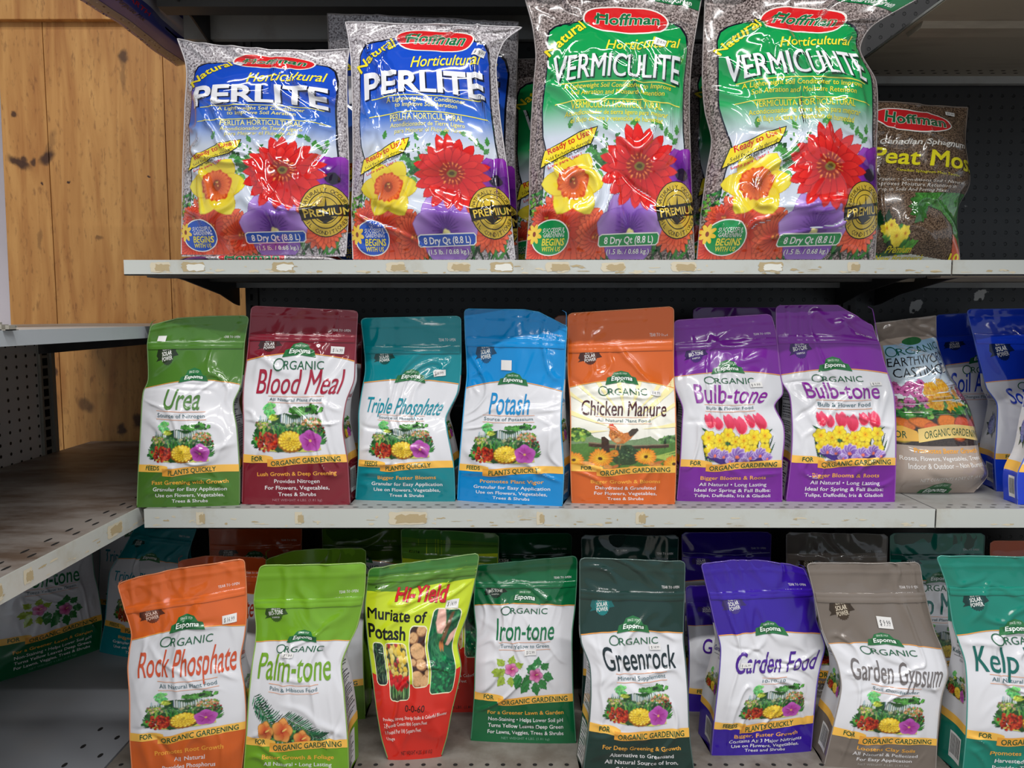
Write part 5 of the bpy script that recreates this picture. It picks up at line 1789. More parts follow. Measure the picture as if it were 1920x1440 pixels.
# u: 0 inner bottom .. 1/12 shelf edge .. underside .. outer side ; v along the sack
u0, u1 = 100 / 12.0, 500 / 12.0
a.rect(u0 * 1.05, 0, u0 * 1.9, 300, (190, 186, 198), 1)
a.rect(29.5, 0, 62, 300, (128, 120, 120), 1)
for i in range(260):
    rr = random.Random(i); x = 29.6 + 8 * rr.random(); y = rr.random() * 300
    a.rect(x, y, x + 0.5, y + 1.2, (60, 56, 60) if i % 2 else (170, 164, 160), 2)
for i, (txt, cx, h_, L_, c_) in enumerate((('GOOD EARTH', 21.2, 3.2, 70, (196, 44, 60)), ('GOOD EARTH', 21.2, 3.2, 70, (196, 44, 60)), ('Potting Soil All Purpose Mix', 26.2, 1.8, 74, (26, 30, 66)), ('Potting Soil All Purpose Mix', 26.2, 1.8, 74, (26, 30, 66)))):
    yy = (130, 240, 132, 242)[i]
    wq = lambda P, cx=cx, yy=yy: np.stack([cx + P[:, 1], yy - P[:, 0]], 1)
    a.text(txt, 0, 0, h_, L_, c_, 3, 0.04, warp=wq, res=2)
pr.art(S, a, 3.0)
pr.build('bag_body', M_FILM, r, r.location)
# ================================================================== the goods
WHITE = (232, 232, 235)
GREEN_U, MAROON, TEAL, BLUE, ORANGE, PURPLE = (72, 118, 40), (122, 26, 42), (0, 128, 138), (0, 134, 204), (212, 98, 34), (118, 34, 150)
ROYAL, LIMEG, FOREST, BLACKG, INDIGO, TAUPE, SEAG = (22, 60, 196), (110, 160, 34), (14, 98, 56), (22, 52, 46), (52, 24, 150), (118, 108, 100), (16, 124, 106)
G_PO = 'upright white pouches with coloured headers on the middle shelf'
G_LO = 'upright white pouches with coloured headers on the bottom deck'
G_BK = 'pouches standing in the second row'
SOLARD = (36, 40, 34)

# ---------------- four big clear-coated bags on the upper shelf
perl, verm = big_bag_art('perlite'), big_bag_art('vermiculite')
big = dict(base_mat=M_PERL, film=M_FILM_SOFT, pillow=0.05, T=0.06, res=(130, 190), corner=0.0, zipper=False, wr=1.5, sharp=1.4, main=(196, 190, 194), base=(200, 196, 198), h=2.8)
bag('perlite_bag', 'big glossy bag with blue field and red flower, leftmost on the upper shelf', 'bag',
    [(0, 340, 468, 648, 472), (.167, 342, 400, 653, 401), (.322, 343, 326, 654, 328), (.669, 347, 203, 651, 206), (.894, 348, 116, 651, 122), (1, 333, 73, 655, 92)],
    Z2 + 0.010, perl, Y0=1.415, lean=0.03, seed=4, top=[(0, 0), (.1, -.006), (.55, -.012), (.75, -.009), (1, 0)], stickers=[(116, 62, 20, 14, 0.5, '$9.99')], **big)
bag('perlite_bag', 'big glossy bag with blue field, second from left on the upper shelf, taller flared top', 'bag',
    [(0, 662, 484, 966, 484), (.167, 660, 401, 957, 401), (.322, 662, 333, 952, 333), (.669, 661, 186, 934, 186), (.84, 658, 105, 933, 105), (.894, 655, 80, 944, 80), (1, 648, 42, 978, 52)],
    Z2 + 0.001, perl, Y0=1.415, lean=0.03, seed=9, stickers=[(288, 84, 26, 16, 0.2, '$ 9.99')], **big)
big['base_mat'] = M_VERM
big.update(main=(120, 110, 108), base=(130, 120, 118))
bag('vermiculite_bag', 'big glossy bag with green field, left one of the two front green bags', 'bag',
    [(0, 985, 482, 1302, 482), (.167, 993, 399, 1298, 399), (.322, 993, 320, 1295, 320), (.669, 1001, 158, 1293, 158), (.78, 1005, 104, 1297, 104), (.894, 998, 47, 1306, 47), (1, 984, -4, 1316, -8)],
    Z2 + 0.001, verm, Y0=1.41, lean=0.03, seed=14, stickers=[(250, 100, 24, 13, 0.3, '$14.99')], **big)
bag('vermiculite_bag', 'big glossy bag with green field and pinched right side, rightmost big bag at the front', 'bag',
    [(0, 1306, 481, 1640, 480), (.167, 1315, 399, 1644, 399), (.322, 1325, 322, 1643, 320), (.444, 1334, 262, 1643, 262), (.55, 1322, 210, 1645, 206), (.669, 1317, 155, 1641, 150), (.79, 1318, 98, 1612, 92), (.894, 1320, 46, 1636, 48), (1, 1322, -6, 1724, -4)],
    Z2 + 0.001, verm, Y0=1.41, lean=0.03, seed=23, **big)
# bags standing behind them
bk = dict(big); bk.update(res=(50, 80), wr=1.0, h=6.0)
bk['base_mat'] = M_PERL
bag('perlite_bag', 'grey speckled bag whose wide top shows behind the second blue bag', 'bag', world_stations(614, 972, 34, 1.55, Z2, 0.05, slope=-8), Z2, perl, world=True, seed=31, **dict(bk, pillow=0.03))
bk['base_mat'] = M_VERM
bag('vermiculite_bag', 'shaded green-field bag standing behind, seen in the gap left of the first green bag', 'bag', world_stations(946, 1240, 112, 1.65, Z2, 0.05), Z2, verm, world=True, seed=33, **bk)
bag('vermiculite_bag', 'shaded green-field bag standing behind, seen in the gap between the two green bags', 'bag', world_stations(1284, 1560, 84, 1.65, Z2, 0.05), Z2, verm, world=True, seed=35, **bk)
# one bag lying under the first
lay = empty('perlite_bag', (-0.455, 1.47, Z2)); tag(lay, 'speckled bag lying flat under the leftmost blue bag, only its red oval showing', 'bag')
nu, nv = 60, 24
t = np.linspace(0, 1, nu + 1); v = np.linspace(0, 1, nv + 1)
G = np.zeros((nv + 1, nu + 1, 3))
th = v * math.pi
wd = 0.148 - 0.006 * np.sin(t * 20)
G[..., 0] = -0.455 + (t[None, :] * 2 - 1) * 0.148
G[..., 1] = 1.40 + 0.012 * (2 * t[None, :] - 1) ** 2 - 0.020 * np.sin(th)[:, None] * (1 - (2 * t[None, :] - 1) ** 6)
G[..., 2] = Z2 + 0.0005 + 0.0095 * (1 - np.cos(th))[:, None] / 2 * (1 - 0.9 * (2 * t[None, :] - 1) ** 8)
S = Sheet(G, np.array([0, -1.0, 0]))
pr = Print(); pr.sheet(S, (200, 196, 198), 1)
la = Art(296, 30)
la.ellipse(140, 14, 62, 22, (236, 232, 226), 4); la.ellipse(140, 14, 59, 20, (204, 30, 38), 5)
la.text('Hoffman', 140, 24, 20, 96, (28, 110, 66), 6, 0.05, 0.1, outline=(240, 240, 230), ow=0.04)
la.poly([(0, 0), (56, 12), (70, 30), (0, 30)], (90, 30, 96), 2); la.poly([(52, 20), (296, 24), (296, 30), (56, 30)], (30, 60, 150), 3)
pr.art(S, la, 2.5)
Bt = G.copy(); Bt[..., 1] = 1.60; Bt[0, :, 1] = 1.40
for j in range(nv + 1):
    Bt[j, :, 1] = 1.40 + 0.2 * j / nv; Bt[j, :, 2] = G[-1, :, 2]
pr.sheet(Sheet(Bt, np.array([0, 0, 1.0])), (200, 196, 198), 1)
Bb = Bt.copy(); Bb[..., 2] = Z2 + 0.0005
pr.sheet(Sheet(Bb, np.array([0, 0, -1.0])), (200, 196, 198), 1)
pr.build('bag_body', [M_FILM_SOFT, M_PERL], lay, lay.location)
# peat
bag('peat_bag', 'brown speckled bag slumped in the middle, at the right end of the upper shelf', 'bag',
    [(0, 1592, 481, 1800, 479), (.3, 1594, 388, 1799, 380), (.36, 1592, 366, 1810, 362), (.42, 1590, 345, 1816, 348), (.7, 1592, 270, 1809, 268), (1, 1600, 190, 1814, 202)],
    Z2 + 0.001, peat_art(), Y0=1.50, lean=0.05, seed=41, stickers=[(180, 24, 18, 10, 0.15, '$9.99')], base_mat=M_PEAT, film=M_FILM_SOFT, pillow=0.045, T=0.05, res=(80, 110), corner=0.0, zipper=False, wr=1.6, sharp=1.2,
    main=(84, 66, 52), base=(84, 66, 52))

# ---------------- middle shelf, front row
FT3 = ['Granular for Easy Application', 'Use on Flowers, Vegetables,', 'Trees & Shrubs']
bag('urea_pouch', 'white pouch with olive green header, leftmost on the middle shelf', 'pouch',
    [(0, 257, 951, 449, 947), (.2, 260, 878, 449, 876), (.42, 264, 802, 444, 802), (.57, 267, 750, 439, 752), (.63, 269, 735, 449, 730), (.73, 278, 712, 454, 703), (.87, 277, 640, 459, 640), (1, 284, 600, 467, 592)],
    Z3, pouch_art(GREEN_U, 'Urea', (84, 128, 64), 'Source of Nitrogen', FT3, 'Fast Greening with Growth', False, True, nbox=(88, 171, 45, 78), sy=185, picbox=(17, 189, .92), badge_col=(44, 58, 36), L=(101, 119, 97, 0, 276)),
    GREEN_U, gr=gusset_art(GREEN_U, 'lines', 'Urea', (84, 128, 64)), gl=gusset_art(GREEN_U, 'lines', 'Urea', (84, 128, 64)), seed=1, group=G_PO, stickers=[(30, 40, 18, 12, 0.1, '')], top=[(0, -.008), (.25, .001), (.6, .002), (1, 0)])
bag('blood_meal_pouch', 'white pouch with maroon header and maroon base on the middle shelf', 'pouch',
    [(0, 454, 945, 656, 946), (.2, 456, 870, 652, 868), (.42, 457, 790, 643, 795), (.55, 456, 748, 650, 750), (.66, 458, 712, 664, 712), (.76, 464, 668, 666, 670), (1, 472, 574, 671, 583)],
    Z3, pouch_art(MAROON, 'Blood Meal', (160, 30, 56), 'All Natural Plant Food', ['Provides Nitrogen', 'For Flowers, Vegetables,', 'Trees & Shrubs'], 'Lush Growth & Deep Greening', badge_col=(70, 30, 30), nbox=(104, 147, 43, 153), sy=162, picbox=(18, 163, 1.0), L=(77, 92, 76, 104, 265)),
    MAROON, gr=gusset_art(MAROON, 'mini', 'Blood Meal', (140, 30, 50)), gl=gusset_art(MAROON, 'lines', 'Blood', (140, 30, 50)), seed=2, group=G_PO, stickers=[(168, 72, 24, 13, 0.05, '$ 16.99')])
bag('phosphate_pouch', 'white pouch with dark teal header, between the maroon and the sky blue pouch', 'pouch',
    [(0, 667, 937, 853, 940), (.2, 672, 869, 850, 870), (.4, 673, 805, 838, 805), (.5, 673, 775, 836, 783), (.64, 679, 732, 858, 735), (.74, 685, 698, 863, 700), (1, 677, 597, 864, 593)],
    Z3, pouch_art(TEAL, 'Triple Phosphate', (20, 138, 156), 'Source of Phosphorus', FT3, 'Bigger Faster Blooms', False, True, nbox=(100, 172, 30, 168), sy=186, picbox=(25, 188, .95), badge_col=(16, 74, 70), L=(104, 112, 101, 0, 275)),
    TEAL, gr=gusset_art(TEAL, 'mini', 'Triple Phosphate', (20, 138, 156)), gl=gusset_art(TEAL, 'lines', 'Triple', (20, 138, 156)), seed=3, group=G_PO, stickers=[(158, 92, 24, 13, -0.12, '$16.99')])
bag('potash_pouch', 'white pouch with sky blue header folded down at its right corner', 'pouch',
    [(0, 858, 938, 1054, 949), (.2, 861, 875, 1057, 880), (.42, 867, 799, 1052, 799), (.6, 872, 742, 1054, 747), (.74, 876, 700, 1058, 708), (.9, 872, 618, 1062, 618), (1, 871, 579, 1063, 582)],
    Z3, pouch_art(BLUE, 'Potash', (30, 136, 196), 'Source of Potassium', FT3, 'Promotes Plant Vigor', False, True, nbox=(96, 179, 47, 81), sy=192, picbox=(20, 195, .93), badge_col=(20, 78, 120), L=(103, 123, 103, 0, 277)),
    BLUE, gr=gusset_art(BLUE, 'mini', 'Potash', (30, 136, 196)), gl=gusset_art(BLUE, 'lines', 'Potash', (30, 136, 196)), seed=5, group=G_PO, stickers=[(86, 78, 22, 12, 0.0, '')], top=[(0, 0), (.6, 0), (.75, -.004), (1, -.026)])
bag('chicken_manure_pouch', 'orange pouch picturing a hen on a fence, on the middle shelf', 'pouch',
    [(0, 1072, 943, 1265, 945), (.2, 1070, 876, 1267, 878), (.42, 1070, 800, 1267, 803), (.6, 1069, 747, 1266, 750), (.74, 1065, 700, 1263, 699), (1, 1065, 588, 1263, 575)],
    Z3, pouch_art(ORANGE, 'Chicken Manure', (74, 34, 40), 'All Natural Plant Food', ['Dehydrated & Granulated', 'For Flowers, Vegetables,', 'Trees & Shrubs'], 'Bigger Growth & Blooms', picture='farm', badge_col=(84, 40, 24), nbox=(100, 178, 32, 160), sy=191, L=(104, 119, 104, 132, 277)),
    ORANGE, base=(240, 238, 226), gr=gusset_art(ORANGE, 'lines', 'Chicken', (74, 34, 40)), gl=gusset_art(ORANGE, 'lines', 'Chicken', (74, 34, 40)), seed=6, group=G_PO, stickers=[(162, 128, 18, 9, 0.1, '$ 8.99')])
BT = ['All Natural • Long Lasting', 'Ideal for Spring & Fall Bulbs:', 'Tulips, Daffodils, Iris & Gladioli']
bt_art = pouch_art(PURPLE, 'Bulb-tone', (134, 34, 150), 'Bulb & Flower Food', BT, 'Bigger Blooms & Roots', picture='tulips', badge_kind='bio', badge_col=(66, 30, 110), nbox=(100, 167, 41, 138), sy=181, L=(95, 106, 91, 122, 272))
bag('bulb_food_pouch', 'purple-topped pouch with tulips picture, next to the orange hen pouch', 'pouch',
    [(0, 1269, 939, 1466, 941), (.2, 1275, 872, 1466, 872), (.42, 1279, 793, 1467, 793), (.5, 1280, 765, 1452, 762), (.6, 1267, 730, 1467, 738), (.74, 1263, 697, 1461, 690), (.9, 1264, 634, 1454, 622), (1, 1264, 601, 1445, 589)],
    Z3, bt_art, PURPLE, gr=gusset_art(PURPLE, 'lines', 'Bulb-tone', (134, 34, 150)), gl=gusset_art(PURPLE, 'lines', 'Bulb-tone', (134, 34, 150)), seed=7, group=G_PO, stickers=[(148, 124, 24, 10, -0.1, '$ 9.99')])
bag('bulb_food_pouch', 'purple-topped pouch with tulips picture and crinkled sloping top, the right-hand one', 'pouch',
    [(0, 1474, 940, 1677, 941), (.2, 1483, 864, 1679, 868), (.42, 1485, 789, 1679, 789), (.55, 1480, 740, 1676, 741), (.65, 1466, 716, 1670, 717), (.76, 1462, 684, 1657, 678), (.87, 1456, 628, 1646, 630), (1, 1455, 571, 1636, 575)],
    Z3, bt_art, PURPLE, gr=gusset_art(PURPLE, 'lines', 'Bulb-tone', (134, 34, 150)), gl=gusset_art(PURPLE, 'lines', 'Bulb-tone', (134, 34, 150)), seed=8, group=G_PO, stickers=[(168, 128, 22, 10, -0.05, '$ 9.99')],
    top=[(0, -.002), (.3, 0), (.65, .001), (1, -.032)], wr=1.2)
bag('worm_castings_bag', 'tan crumpled bag picturing flowers and carrots, slumped right of the purple pouches', 'bag',
    [(0, 1664, 925, 1826, 914), (.08, 1654, 905, 1850, 892), (.2, 1652, 850, 1836, 850), (.45, 1650, 760, 1813, 757), (.6, 1648, 715, 1777, 700), (.75, 1645, 670, 1758, 650), (1, 1640, 606, 1754, 592)],
    Z3 + 0.001, castings_art(), (176, 160, 148), base=(176, 160, 148), Y0=1.50, lean=0.07, pillow=0.05, T=0.05, seed=44, corner=0.0, zipper=False, wr=1.5, sharp=1.3, res=(70, 110), stickers=[(168, 126, 16, 12, -0.1, '$9.99')], film=M_FILM_SOFT)
SA = dict(badge_col=(20, 40, 90))
sa_art = pouch_art(ROYAL, 'Soil Acidifier', (30, 60, 180), 'Changes Flower Color', ['Lowers Soil pH', 'For Azaleas, Hydrangeas', 'and Evergreens'], 'For Greener Leaves', picture='hydrangea', picbox=(110, 170, 1.1), L=(104, 114, 100, 128, 270), nbox=(104, 165, 38, 150), **SA)
bag('acidifier_pouch', 'white pouch with royal blue header cut by the right edge of the picture', 'pouch',
    [(0, 1868, 921, 2062, 928), (.2, 1865, 860, 2062, 862), (.42, 1869, 800, 2050, 800), (.53, 1869, 757, 2045, 760), (.64, 1850, 728, 2050, 730), (.74, 1842, 697, 2050, 697), (.9, 1820, 612, 2030, 615), (1, 1812, 580, 2018, 578)],
    Z3, sa_art, ROYAL, gl=gusset_art(ROYAL, 'mini', 'Soil Acidifier', (50, 60, 170), picture='hydrangea'), seed=10, group=G_PO)
# ---------------- middle shelf, second row
lo = dict(h=5.0, res=(34, 56), wr=0.9, sharp=0.8, group=G_BK, world=True)
bag('acidifier_pouch', 'shaded royal blue pouch standing behind the tan crumpled bag', 'pouch', world_stations(1752, 1925, 586, 1.63, Z3, 0.05, slope=5), Z3, sa_art, ROYAL, seed=51, **lo)
bag('acidifier_pouch', 'royal blue pouch base peeking in at the right edge, lower front corner', 'pouch',
    [(0, 1908, 946, 2110, 946), (.2, 1909, 884, 2110, 884), (.3, 1924, 850, 2110, 850), (.5, 1930, 780, 2112, 780), (.75, 1930, 700, 2112, 700), (1, 1934, 590, 2110, 590)], Z3, sa_art, ROYAL, gl=gusset_art(ROYAL, 'mini', 'Soil Acidifier', (50, 60, 170), picture='hydrangea'), seed=52, T=0.04, res=(34, 56), group=G_PO)
bag('bulb_food_pouch', 'shaded purple pouch behind the left purple pouch, only its top showing', 'pouch', world_stations(1300, 1462, 577, 1.60, Z3, 0.07), Z3, bt_art, PURPLE, seed=53, **lo)
bag('chicken_manure_pouch', 'shaded orange pouch behind, its corner showing right of the sky blue pouch', 'pouch', world_stations(1040, 1215, 592, 1.60, Z3, 0.07), Z3, pouch_art(ORANGE, 'Chicken', (74, 34, 40), 'All Natural', [], '', picture='', detail=False), ORANGE, seed=54, **lo)
bag('blood_meal_pouch', 'shaded maroon pouch behind, in the gap right of the front maroon pouch', 'pouch', world_stations(512, 679, 606, 1.60, Z3, 0.07), Z3, pouch_art(MAROON, 'Blood Meal', (160, 30, 56), 'All Natural Plant Food', [], '', picture='garden', detail=False), MAROON, seed=55, **lo)

# ---------------- bottom deck, front row
bag('rock_phosphate_pouch', 'white pouch with orange header, leftmost of the front row on the bottom deck', 'pouch',
    [(0, 250, 1472, 452, 1456), (.2, 244, 1388, 461, 1364), (.45, 243, 1300, 458, 1285), (.58, 240, 1250, 451, 1232), (.66, 243, 1220, 458, 1195), (.74, 247, 1190, 462, 1160), (.87, 233, 1138, 462, 1100), (1, 220, 1089, 458, 1047)],
    ZD, pouch_art((212, 98, 38), 'Rock Phosphate', (204, 82, 46), 'All Natural Plant Food', ['All Natural', 'Provides Phosphorus', 'For All Flowering Plants'], 'Promotes Root Growth', badge_col=(110, 54, 34), nbox=(106, 167, 43, 172), sy=185, picbox=(22, 190, .94), bt=(236, 206, 190), L=(89, 102, 86, 117, 269)),
    (212, 98, 38), gr=gusset_art((212, 98, 38), 'mini', 'Rock Phosphate', (204, 82, 46)), gl=gusset_art((212, 98, 38), 'lines', 'Rock', (204, 82, 46)), seed=12, group=G_LO, stickers=[(172, 86, 24, 13, -0.02, '$ 16.99')],
    top=[(0, -.004), (.12, 0), (.5, .003), (1, 0)])
bag('palm_food_pouch', 'white pouch with lime green header and palm frond picture', 'pouch',
    [(0, 456, 1462, 654, 1464), (.2, 462, 1384, 652, 1388), (.42, 468, 1295, 645, 1297), (.56, 474, 1240, 641, 1242), (.66, 479, 1208, 655, 1205), (.75, 481, 1178, 668, 1178), (.88, 477, 1120, 683, 1112), (1, 488, 1060, 686, 1055)],
    ZD, pouch_art(LIMEG, 'Palm-tone', (112, 160, 36), 'Palm & Hibiscus Food', ['All Natural • Long Lasting', 'Container & In-Ground', 'Plants'], 'Better Growth & Foliage', picture='palm', badge_kind='bio', badge_col=(60, 90, 30), nbox=(96, 184, 47, 160), sy=201, L=(107, 114, 103, 133, 280), ow=102),
    LIMEG, gr=gusset_art(LIMEG, 'lines', 'Palm-tone', (112, 160, 36)), gl=gusset_art(LIMEG, 'lines', 'Palm-tone', (112, 160, 36)), seed=13, group=G_LO, stickers=[(78, 138, 24, 9, 0.05, '$ 9.99')])
bag('potash_bag', 'lime and red bag with photo panels of potatoes and tulips on the bottom deck', 'bag',
    [(0, 728, 1424, 827, 1418), (.1, 716, 1385, 838, 1380), (.2, 709, 1347, 845, 1342), (.46, 697, 1255, 864, 1248), (.6, 690, 1200, 858, 1205), (.74, 685, 1140, 876, 1150), (.87, 688, 1102, 890, 1090), (1, 692, 1066, 899, 1037)],
    ZD, potash_art(), (84, 130, 44), zipb=0.918, base=(206, 60, 34), gr=gusset_art((84, 130, 44), 'lines', 'Potash', (16, 16, 16), (206, 42, 30)), gl=gusset_art((84, 130, 44), 'lines', 'Potash', (16, 16, 16), (206, 42, 30)), seed=15, stickers=[(166, 76, 24, 12, -0.03, '$ 14.99')], wr=1.2)
it_args = dict(picture='hibiscus', badge_kind='bio', badge_col=(24, 44, 30), nbox=(102, 158, 42, 118), sy=173, L=(84, 91, 76, 106, 266), bt=(226, 226, 216))
it_art = pouch_art(FOREST, 'Iron-tone', (20, 112, 66), 'Turns Yellow to Green', ['Non-Staining • Helps Lower Soil pH', 'Turns Yellow Leaves Deep Green', 'For Lawns, Veggies, Trees & Shrubs'], 'For a Greener Lawn & Garden', **it_args)
bag('iron_supplement_pouch', 'white pouch with forest green header and pink hibiscus, in the front row centre', 'pouch',
    [(0, 883, 1388, 1080, 1393), (.2, 889, 1312, 1075, 1315), (.42, 891, 1240, 1073, 1240), (.6, 893, 1182, 1073, 1182), (.73, 889, 1138, 1078, 1138), (.87, 891, 1092, 1081, 1088), (1, 892, 1060, 1082, 1042)],
    ZD, it_art, FOREST, gr=gusset_art(FOREST, 'lines', 'Iron-tone', (20, 112, 66)), gl=gusset_art(FOREST, 'lines', 'Iron-tone', (20, 112, 66)), seed=16, group=G_LO, stickers=[(114, 182, 24, 11, 0.0, '$12.99')])
bag('greensand_pouch', 'white pouch with near-black green header, right of the pink hibiscus pouch', 'pouch',
    [(0, 1091, 1464, 1303, 1460), (.2, 1103, 1374, 1293, 1384), (.42, 1108, 1292, 1289, 1292), (.55, 1105, 1245, 1285, 1240), (.66, 1090, 1204, 1281, 1200), (.745, 1087, 1170, 1281, 1168), (.88, 1087, 1100, 1283, 1105), (1, 1087, 1046, 1284, 1052)],
    ZD, pouch_art(BLACKG, 'Greenrock', (24, 40, 46), 'Mineral Supplement', ['Alternative to Greensand', 'All Natural Source of Iron,', 'Calcium & Magnesium'], 'For Deep Greening & Growth', badge_col=(20, 120, 120), nbox=(104, 168, 42, 146), sy=184, picbox=(24, 189, .94), L=(97, 107, 92, 121, 264), ow=96, title_green=(40, 96, 66)),
    BLACKG, gr=gusset_art(BLACKG, 'lines', 'Greenrock', (24, 40, 46)), gl=gusset_art(BLACKG, 'lines', 'Greenrock', (24, 40, 46)), seed=17, group=G_LO, stickers=[(140, 128, 22, 10, 0.05, '$ 14.99')])
gf = dict(badge_col=(70, 54, 130), nbox=(106, 186, 41, 160), sy=206, picbox=(44, 210, .88))
gf_art = pouch_art(INDIGO, 'Garden Food', (74, 34, 140), '10-10-10', ['Contains All 3 Major Nutrients', 'Use on Flowers, Vegetables,', 'Trees and Shrubs'], 'Bigger, Faster Growth', False, True, L=(105, 115, 103, 0, 286), **gf)
bag('garden_food_pouch', 'white pouch with indigo header, in the front row right of the near-black one', 'pouch',
    [(0, 1334, 1416, 1520, 1408), (.2, 1339, 1352, 1526, 1338), (.42, 1347, 1280, 1534, 1268), (.52, 1350, 1245, 1540, 1240), (.61, 1351, 1214, 1546, 1212), (.74, 1340, 1168, 1530, 1162), (.87, 1327, 1110, 1522, 1102), (1, 1314, 1056, 1506, 1058)],
    ZD, gf_art, INDIGO, gl=gusset_art(INDIGO, 'mini', 'Garden Food', (50, 40, 130)), gr=gusset_art(INDIGO, 'lines', 'Food', (50, 40, 130)), seed=18, group=G_LO, stickers=[(46, 170, 24, 11, 0.05, '$ 16.99')], top=[(0, 0), (.3, .006), (.6, .006), (.9, 0), (1, -.006)])
gg_art = pouch_art(TAUPE, 'Garden Gypsum', (112, 106, 106), 'Soil Conditioner', ['All Natural & Pelletized', 'For Easy Application'], 'Loosens Clay Soils', badge_col=(64, 50, 38), nbox=(104, 190, 41, 166), sy=206, picbox=(26, 208, .96), L=(109, 122, 107, 136, 284), ow=98, bt=(226, 212, 190))
bag('gypsum_pouch', 'white pouch with brownish grey header, second from the right in the front row', 'pouch',
    [(0, 1545, 1436, 1754, 1442), (.2, 1562, 1362, 1757, 1384), (.42, 1577, 1282, 1766, 1302), (.53, 1570, 1245, 1777, 1262), (.66, 1552, 1205, 1765, 1215), (.74, 1542, 1182, 1752, 1184), (.88, 1524, 1105, 1732, 1105), (1, 1512, 1056, 1723, 1054)],
    ZD, gg_art, TAUPE, gl=gusset_art(TAUPE, 'mini', 'Garden Gypsum', (90, 84, 84)), gr=gusset_art(TAUPE, 'lines', 'Gypsum', (90, 84, 84)), seed=19, group=G_LO, stickers=[(112, 78, 26, 13, 0.06, '$ 9.99')])
km_art = pouch_art(SEAG, 'Kelp Meal', (12, 100, 92), 'All Natural Plant Food', ['Harvested from the Sea', 'Provides Trace Minerals'], 'Promotes Plant Growth', badge_col=(14, 62, 58), nbox=(90, 176, 46, 150), sy=191, picbox=(38, 195, .94), L=(102, 116, 102, 126, 274))
bag('kelp_meal_pouch', 'white pouch with sea green header at the lower right corner', 'pouch',
    [(0, 1803, 1462, 2030, 1462), (.2, 1811, 1378, 2030, 1385), (.42, 1813, 1290, 2030, 1290), (.55, 1809, 1240, 2025, 1240), (.72, 1787, 1172, 2003, 1172), (.88, 1774, 1095, 1985, 1092), (1, 1755, 1042, 1962, 1044)],
    ZD, km_art, SEAG, gl=gusset_art(SEAG, 'mini', 'Kelp Meal', (12, 80, 80)), seed=20, group=G_LO)

# ---------------- bottom deck, second and third rows
def back_pouch(name, label, xl, xr, yt, Y, art, main, seed, slope=0, yaw=0, gl=None, top=None, wr=0.9):
    return bag(name, label, 'pouch', world_stations(xl, xr, yt, Y, ZD, 0.07, yaw, slope=slope), ZD, art, main, seed=seed, gl=gl, top=top, h=5.0, res=(34, 56), wr=wr, sharp=0.9, group=G_BK, world=True)


rp_b = pouch_art((190, 78, 34), 'Rock Phosphate', (180, 60, 40), 'All Natural Plant Food', [], '')  # back-row copy: orange print darkened to stand in for shade
back_pouch('rock_phosphate_pouch', 'orange-headed pouch in the far row, its flat top just under the middle shelf', 392, 566, 984, 1.66, rp_b, (190, 78, 34), 61)
back_pouch('rock_phosphate_pouch', 'orange-headed pouch directly behind the front orange one, top slightly arched', 334, 500, 1042, 1.50, rp_b, (190, 78, 34), 62, top=[(0, -.01), (.3, 0), (.8, -.002), (1, -.004)])
pt_b = pouch_art((84, 124, 30), 'Palm-tone', (112, 160, 36), 'Palm & Hibiscus Food', [], '', picture='')  # greens here and in the two trims below darkened as back-row shade
back_pouch('palm_food_pouch', 'lime green pouch directly behind the palm frond pouch, rounded top', 498, 686, 1030, 1.47, pt_b, (96, 140, 34), 63, top=[(0, -.018), (.25, -.004), (.5, 0), (1, .002)])
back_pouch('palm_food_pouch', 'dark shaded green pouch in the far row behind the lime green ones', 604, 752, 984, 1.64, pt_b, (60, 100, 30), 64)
hy_b = potash_art()
back_pouch('potash_bag', 'green-topped lime and red bag behind the one with photo panels', 752, 935, 995, 1.50, hy_b, (84, 130, 44), 65, slope=-6, wr=1.3)
back_pouch('iron_supplement_pouch', 'forest green topped pouch behind the pink hibiscus pouch', 908, 1072, 1000, 1.62, it_art, (10, 76, 44), 66)  # seam and zip a deeper green: shade put into the colour
gr_b = pouch_art(BLACKG, 'Greenrock', (24, 40, 46), 'Mineral Supplement', [], '')
back_pouch('greensand_pouch', 'crinkled near-black topped pouch behind the near-black one', 1090, 1272, 1003, 1.50, gr_b, (24, 44, 40), 67, slope=0, wr=1.5)
back_pouch('garden_food_pouch', 'indigo-headed pouch in the far row behind the front indigo one', 1278, 1446, 998, 1.60, gf_art, INDIGO, 68)
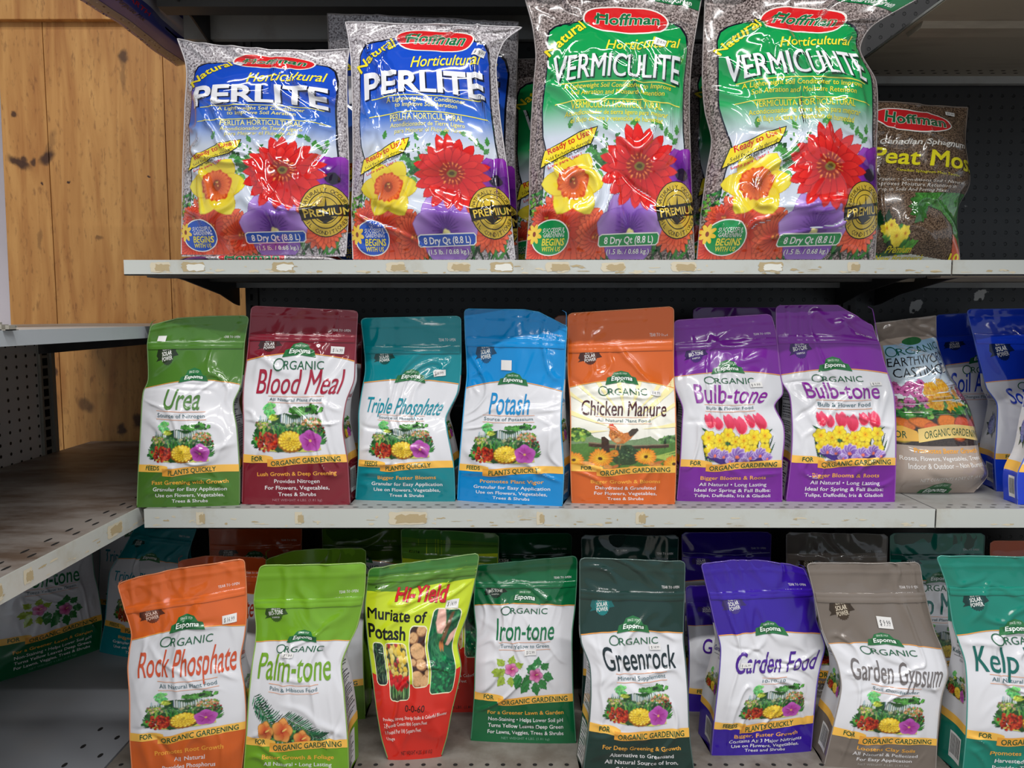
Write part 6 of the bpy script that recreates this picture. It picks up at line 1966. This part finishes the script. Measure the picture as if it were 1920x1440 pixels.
back_pouch('garden_food_pouch', 'shaded indigo and white pouch in the gap between near-black and indigo headers', 1286, 1470, 1098, 1.50, gf_art, INDIGO, 69, gl=gusset_art(INDIGO, 'mini', 'Garden Food', (50, 40, 130)))
back_pouch('gypsum_pouch', 'grey-headed pouch behind the front grey one, crinkled top strip showing', 1474, 1664, 1000, 1.56, gg_art, TAUPE, 70, slope=-2, wr=1.3)
back_pouch('kelp_meal_pouch', 'shaded sea green pouch behind, between the grey and the sea green headers', 1668, 1846, 1000, 1.58, km_art, (10, 78, 68), 71)  # trim colour darkened to imitate the shade behind the front row
back_pouch('rock_phosphate_pouch', 'orange-topped pouch far back at the right edge of the picture', 1856, 2030, 1014, 1.62, rp_b, (190, 78, 34), 72)
# ---------------- left deck
bag('iron_supplement_pouch', 'forest green and white pouch standing tilted on the lower left deck', 'pouch',
    [(0, -8, 1280, 187, 1217), (.2, -10, 1215, 191, 1163), (.42, -8, 1150, 184, 1108), (.6, -4, 1100, 176, 1072), (.76, -2, 1050, 172, 1028), (1, 2, 975, 165, 950)],
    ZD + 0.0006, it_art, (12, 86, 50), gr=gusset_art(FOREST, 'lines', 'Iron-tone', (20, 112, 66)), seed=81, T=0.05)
tp_b = pouch_art(TEAL, 'Triple Phosphate', (20, 138, 156), 'Source of Phosphorus', FT3, 'Bigger Faster Blooms', False, True, nbox=(100, 172, 30, 168), sy=186, picbox=(25, 188, .95), badge_col=(16, 74, 70), L=(104, 112, 101, 0, 275))
bag('phosphate_pouch', 'teal-headed pouch leaning sideways behind the front orange pouch, lower left', 'pouch',
    [(0, 187, 1222, 332, 1246), (.2, 197, 1168, 345, 1188), (.45, 203, 1100, 350, 1112), (.6, 208, 1068, 352, 1078), (.75, 232, 1030, 352, 1044), (1, 268, 962, 372, 982)],
    ZD + 0.0006, tp_b, (0, 120, 130), gl=gusset_art(TEAL, 'lines', 'Triple', (20, 138, 156)), seed=82)
bag('phosphate_pouch', 'shaded teal-headed pouch at the back of the lower left corner', 'pouch',
    world_stations(186, 330, 930, 1.92, ZD + 0.0006, 0.06), ZD + 0.0006, tp_b, (0, 84, 92), seed=83, world=True, res=(34, 56))  # teal of the trims lowered, corner shade painted in
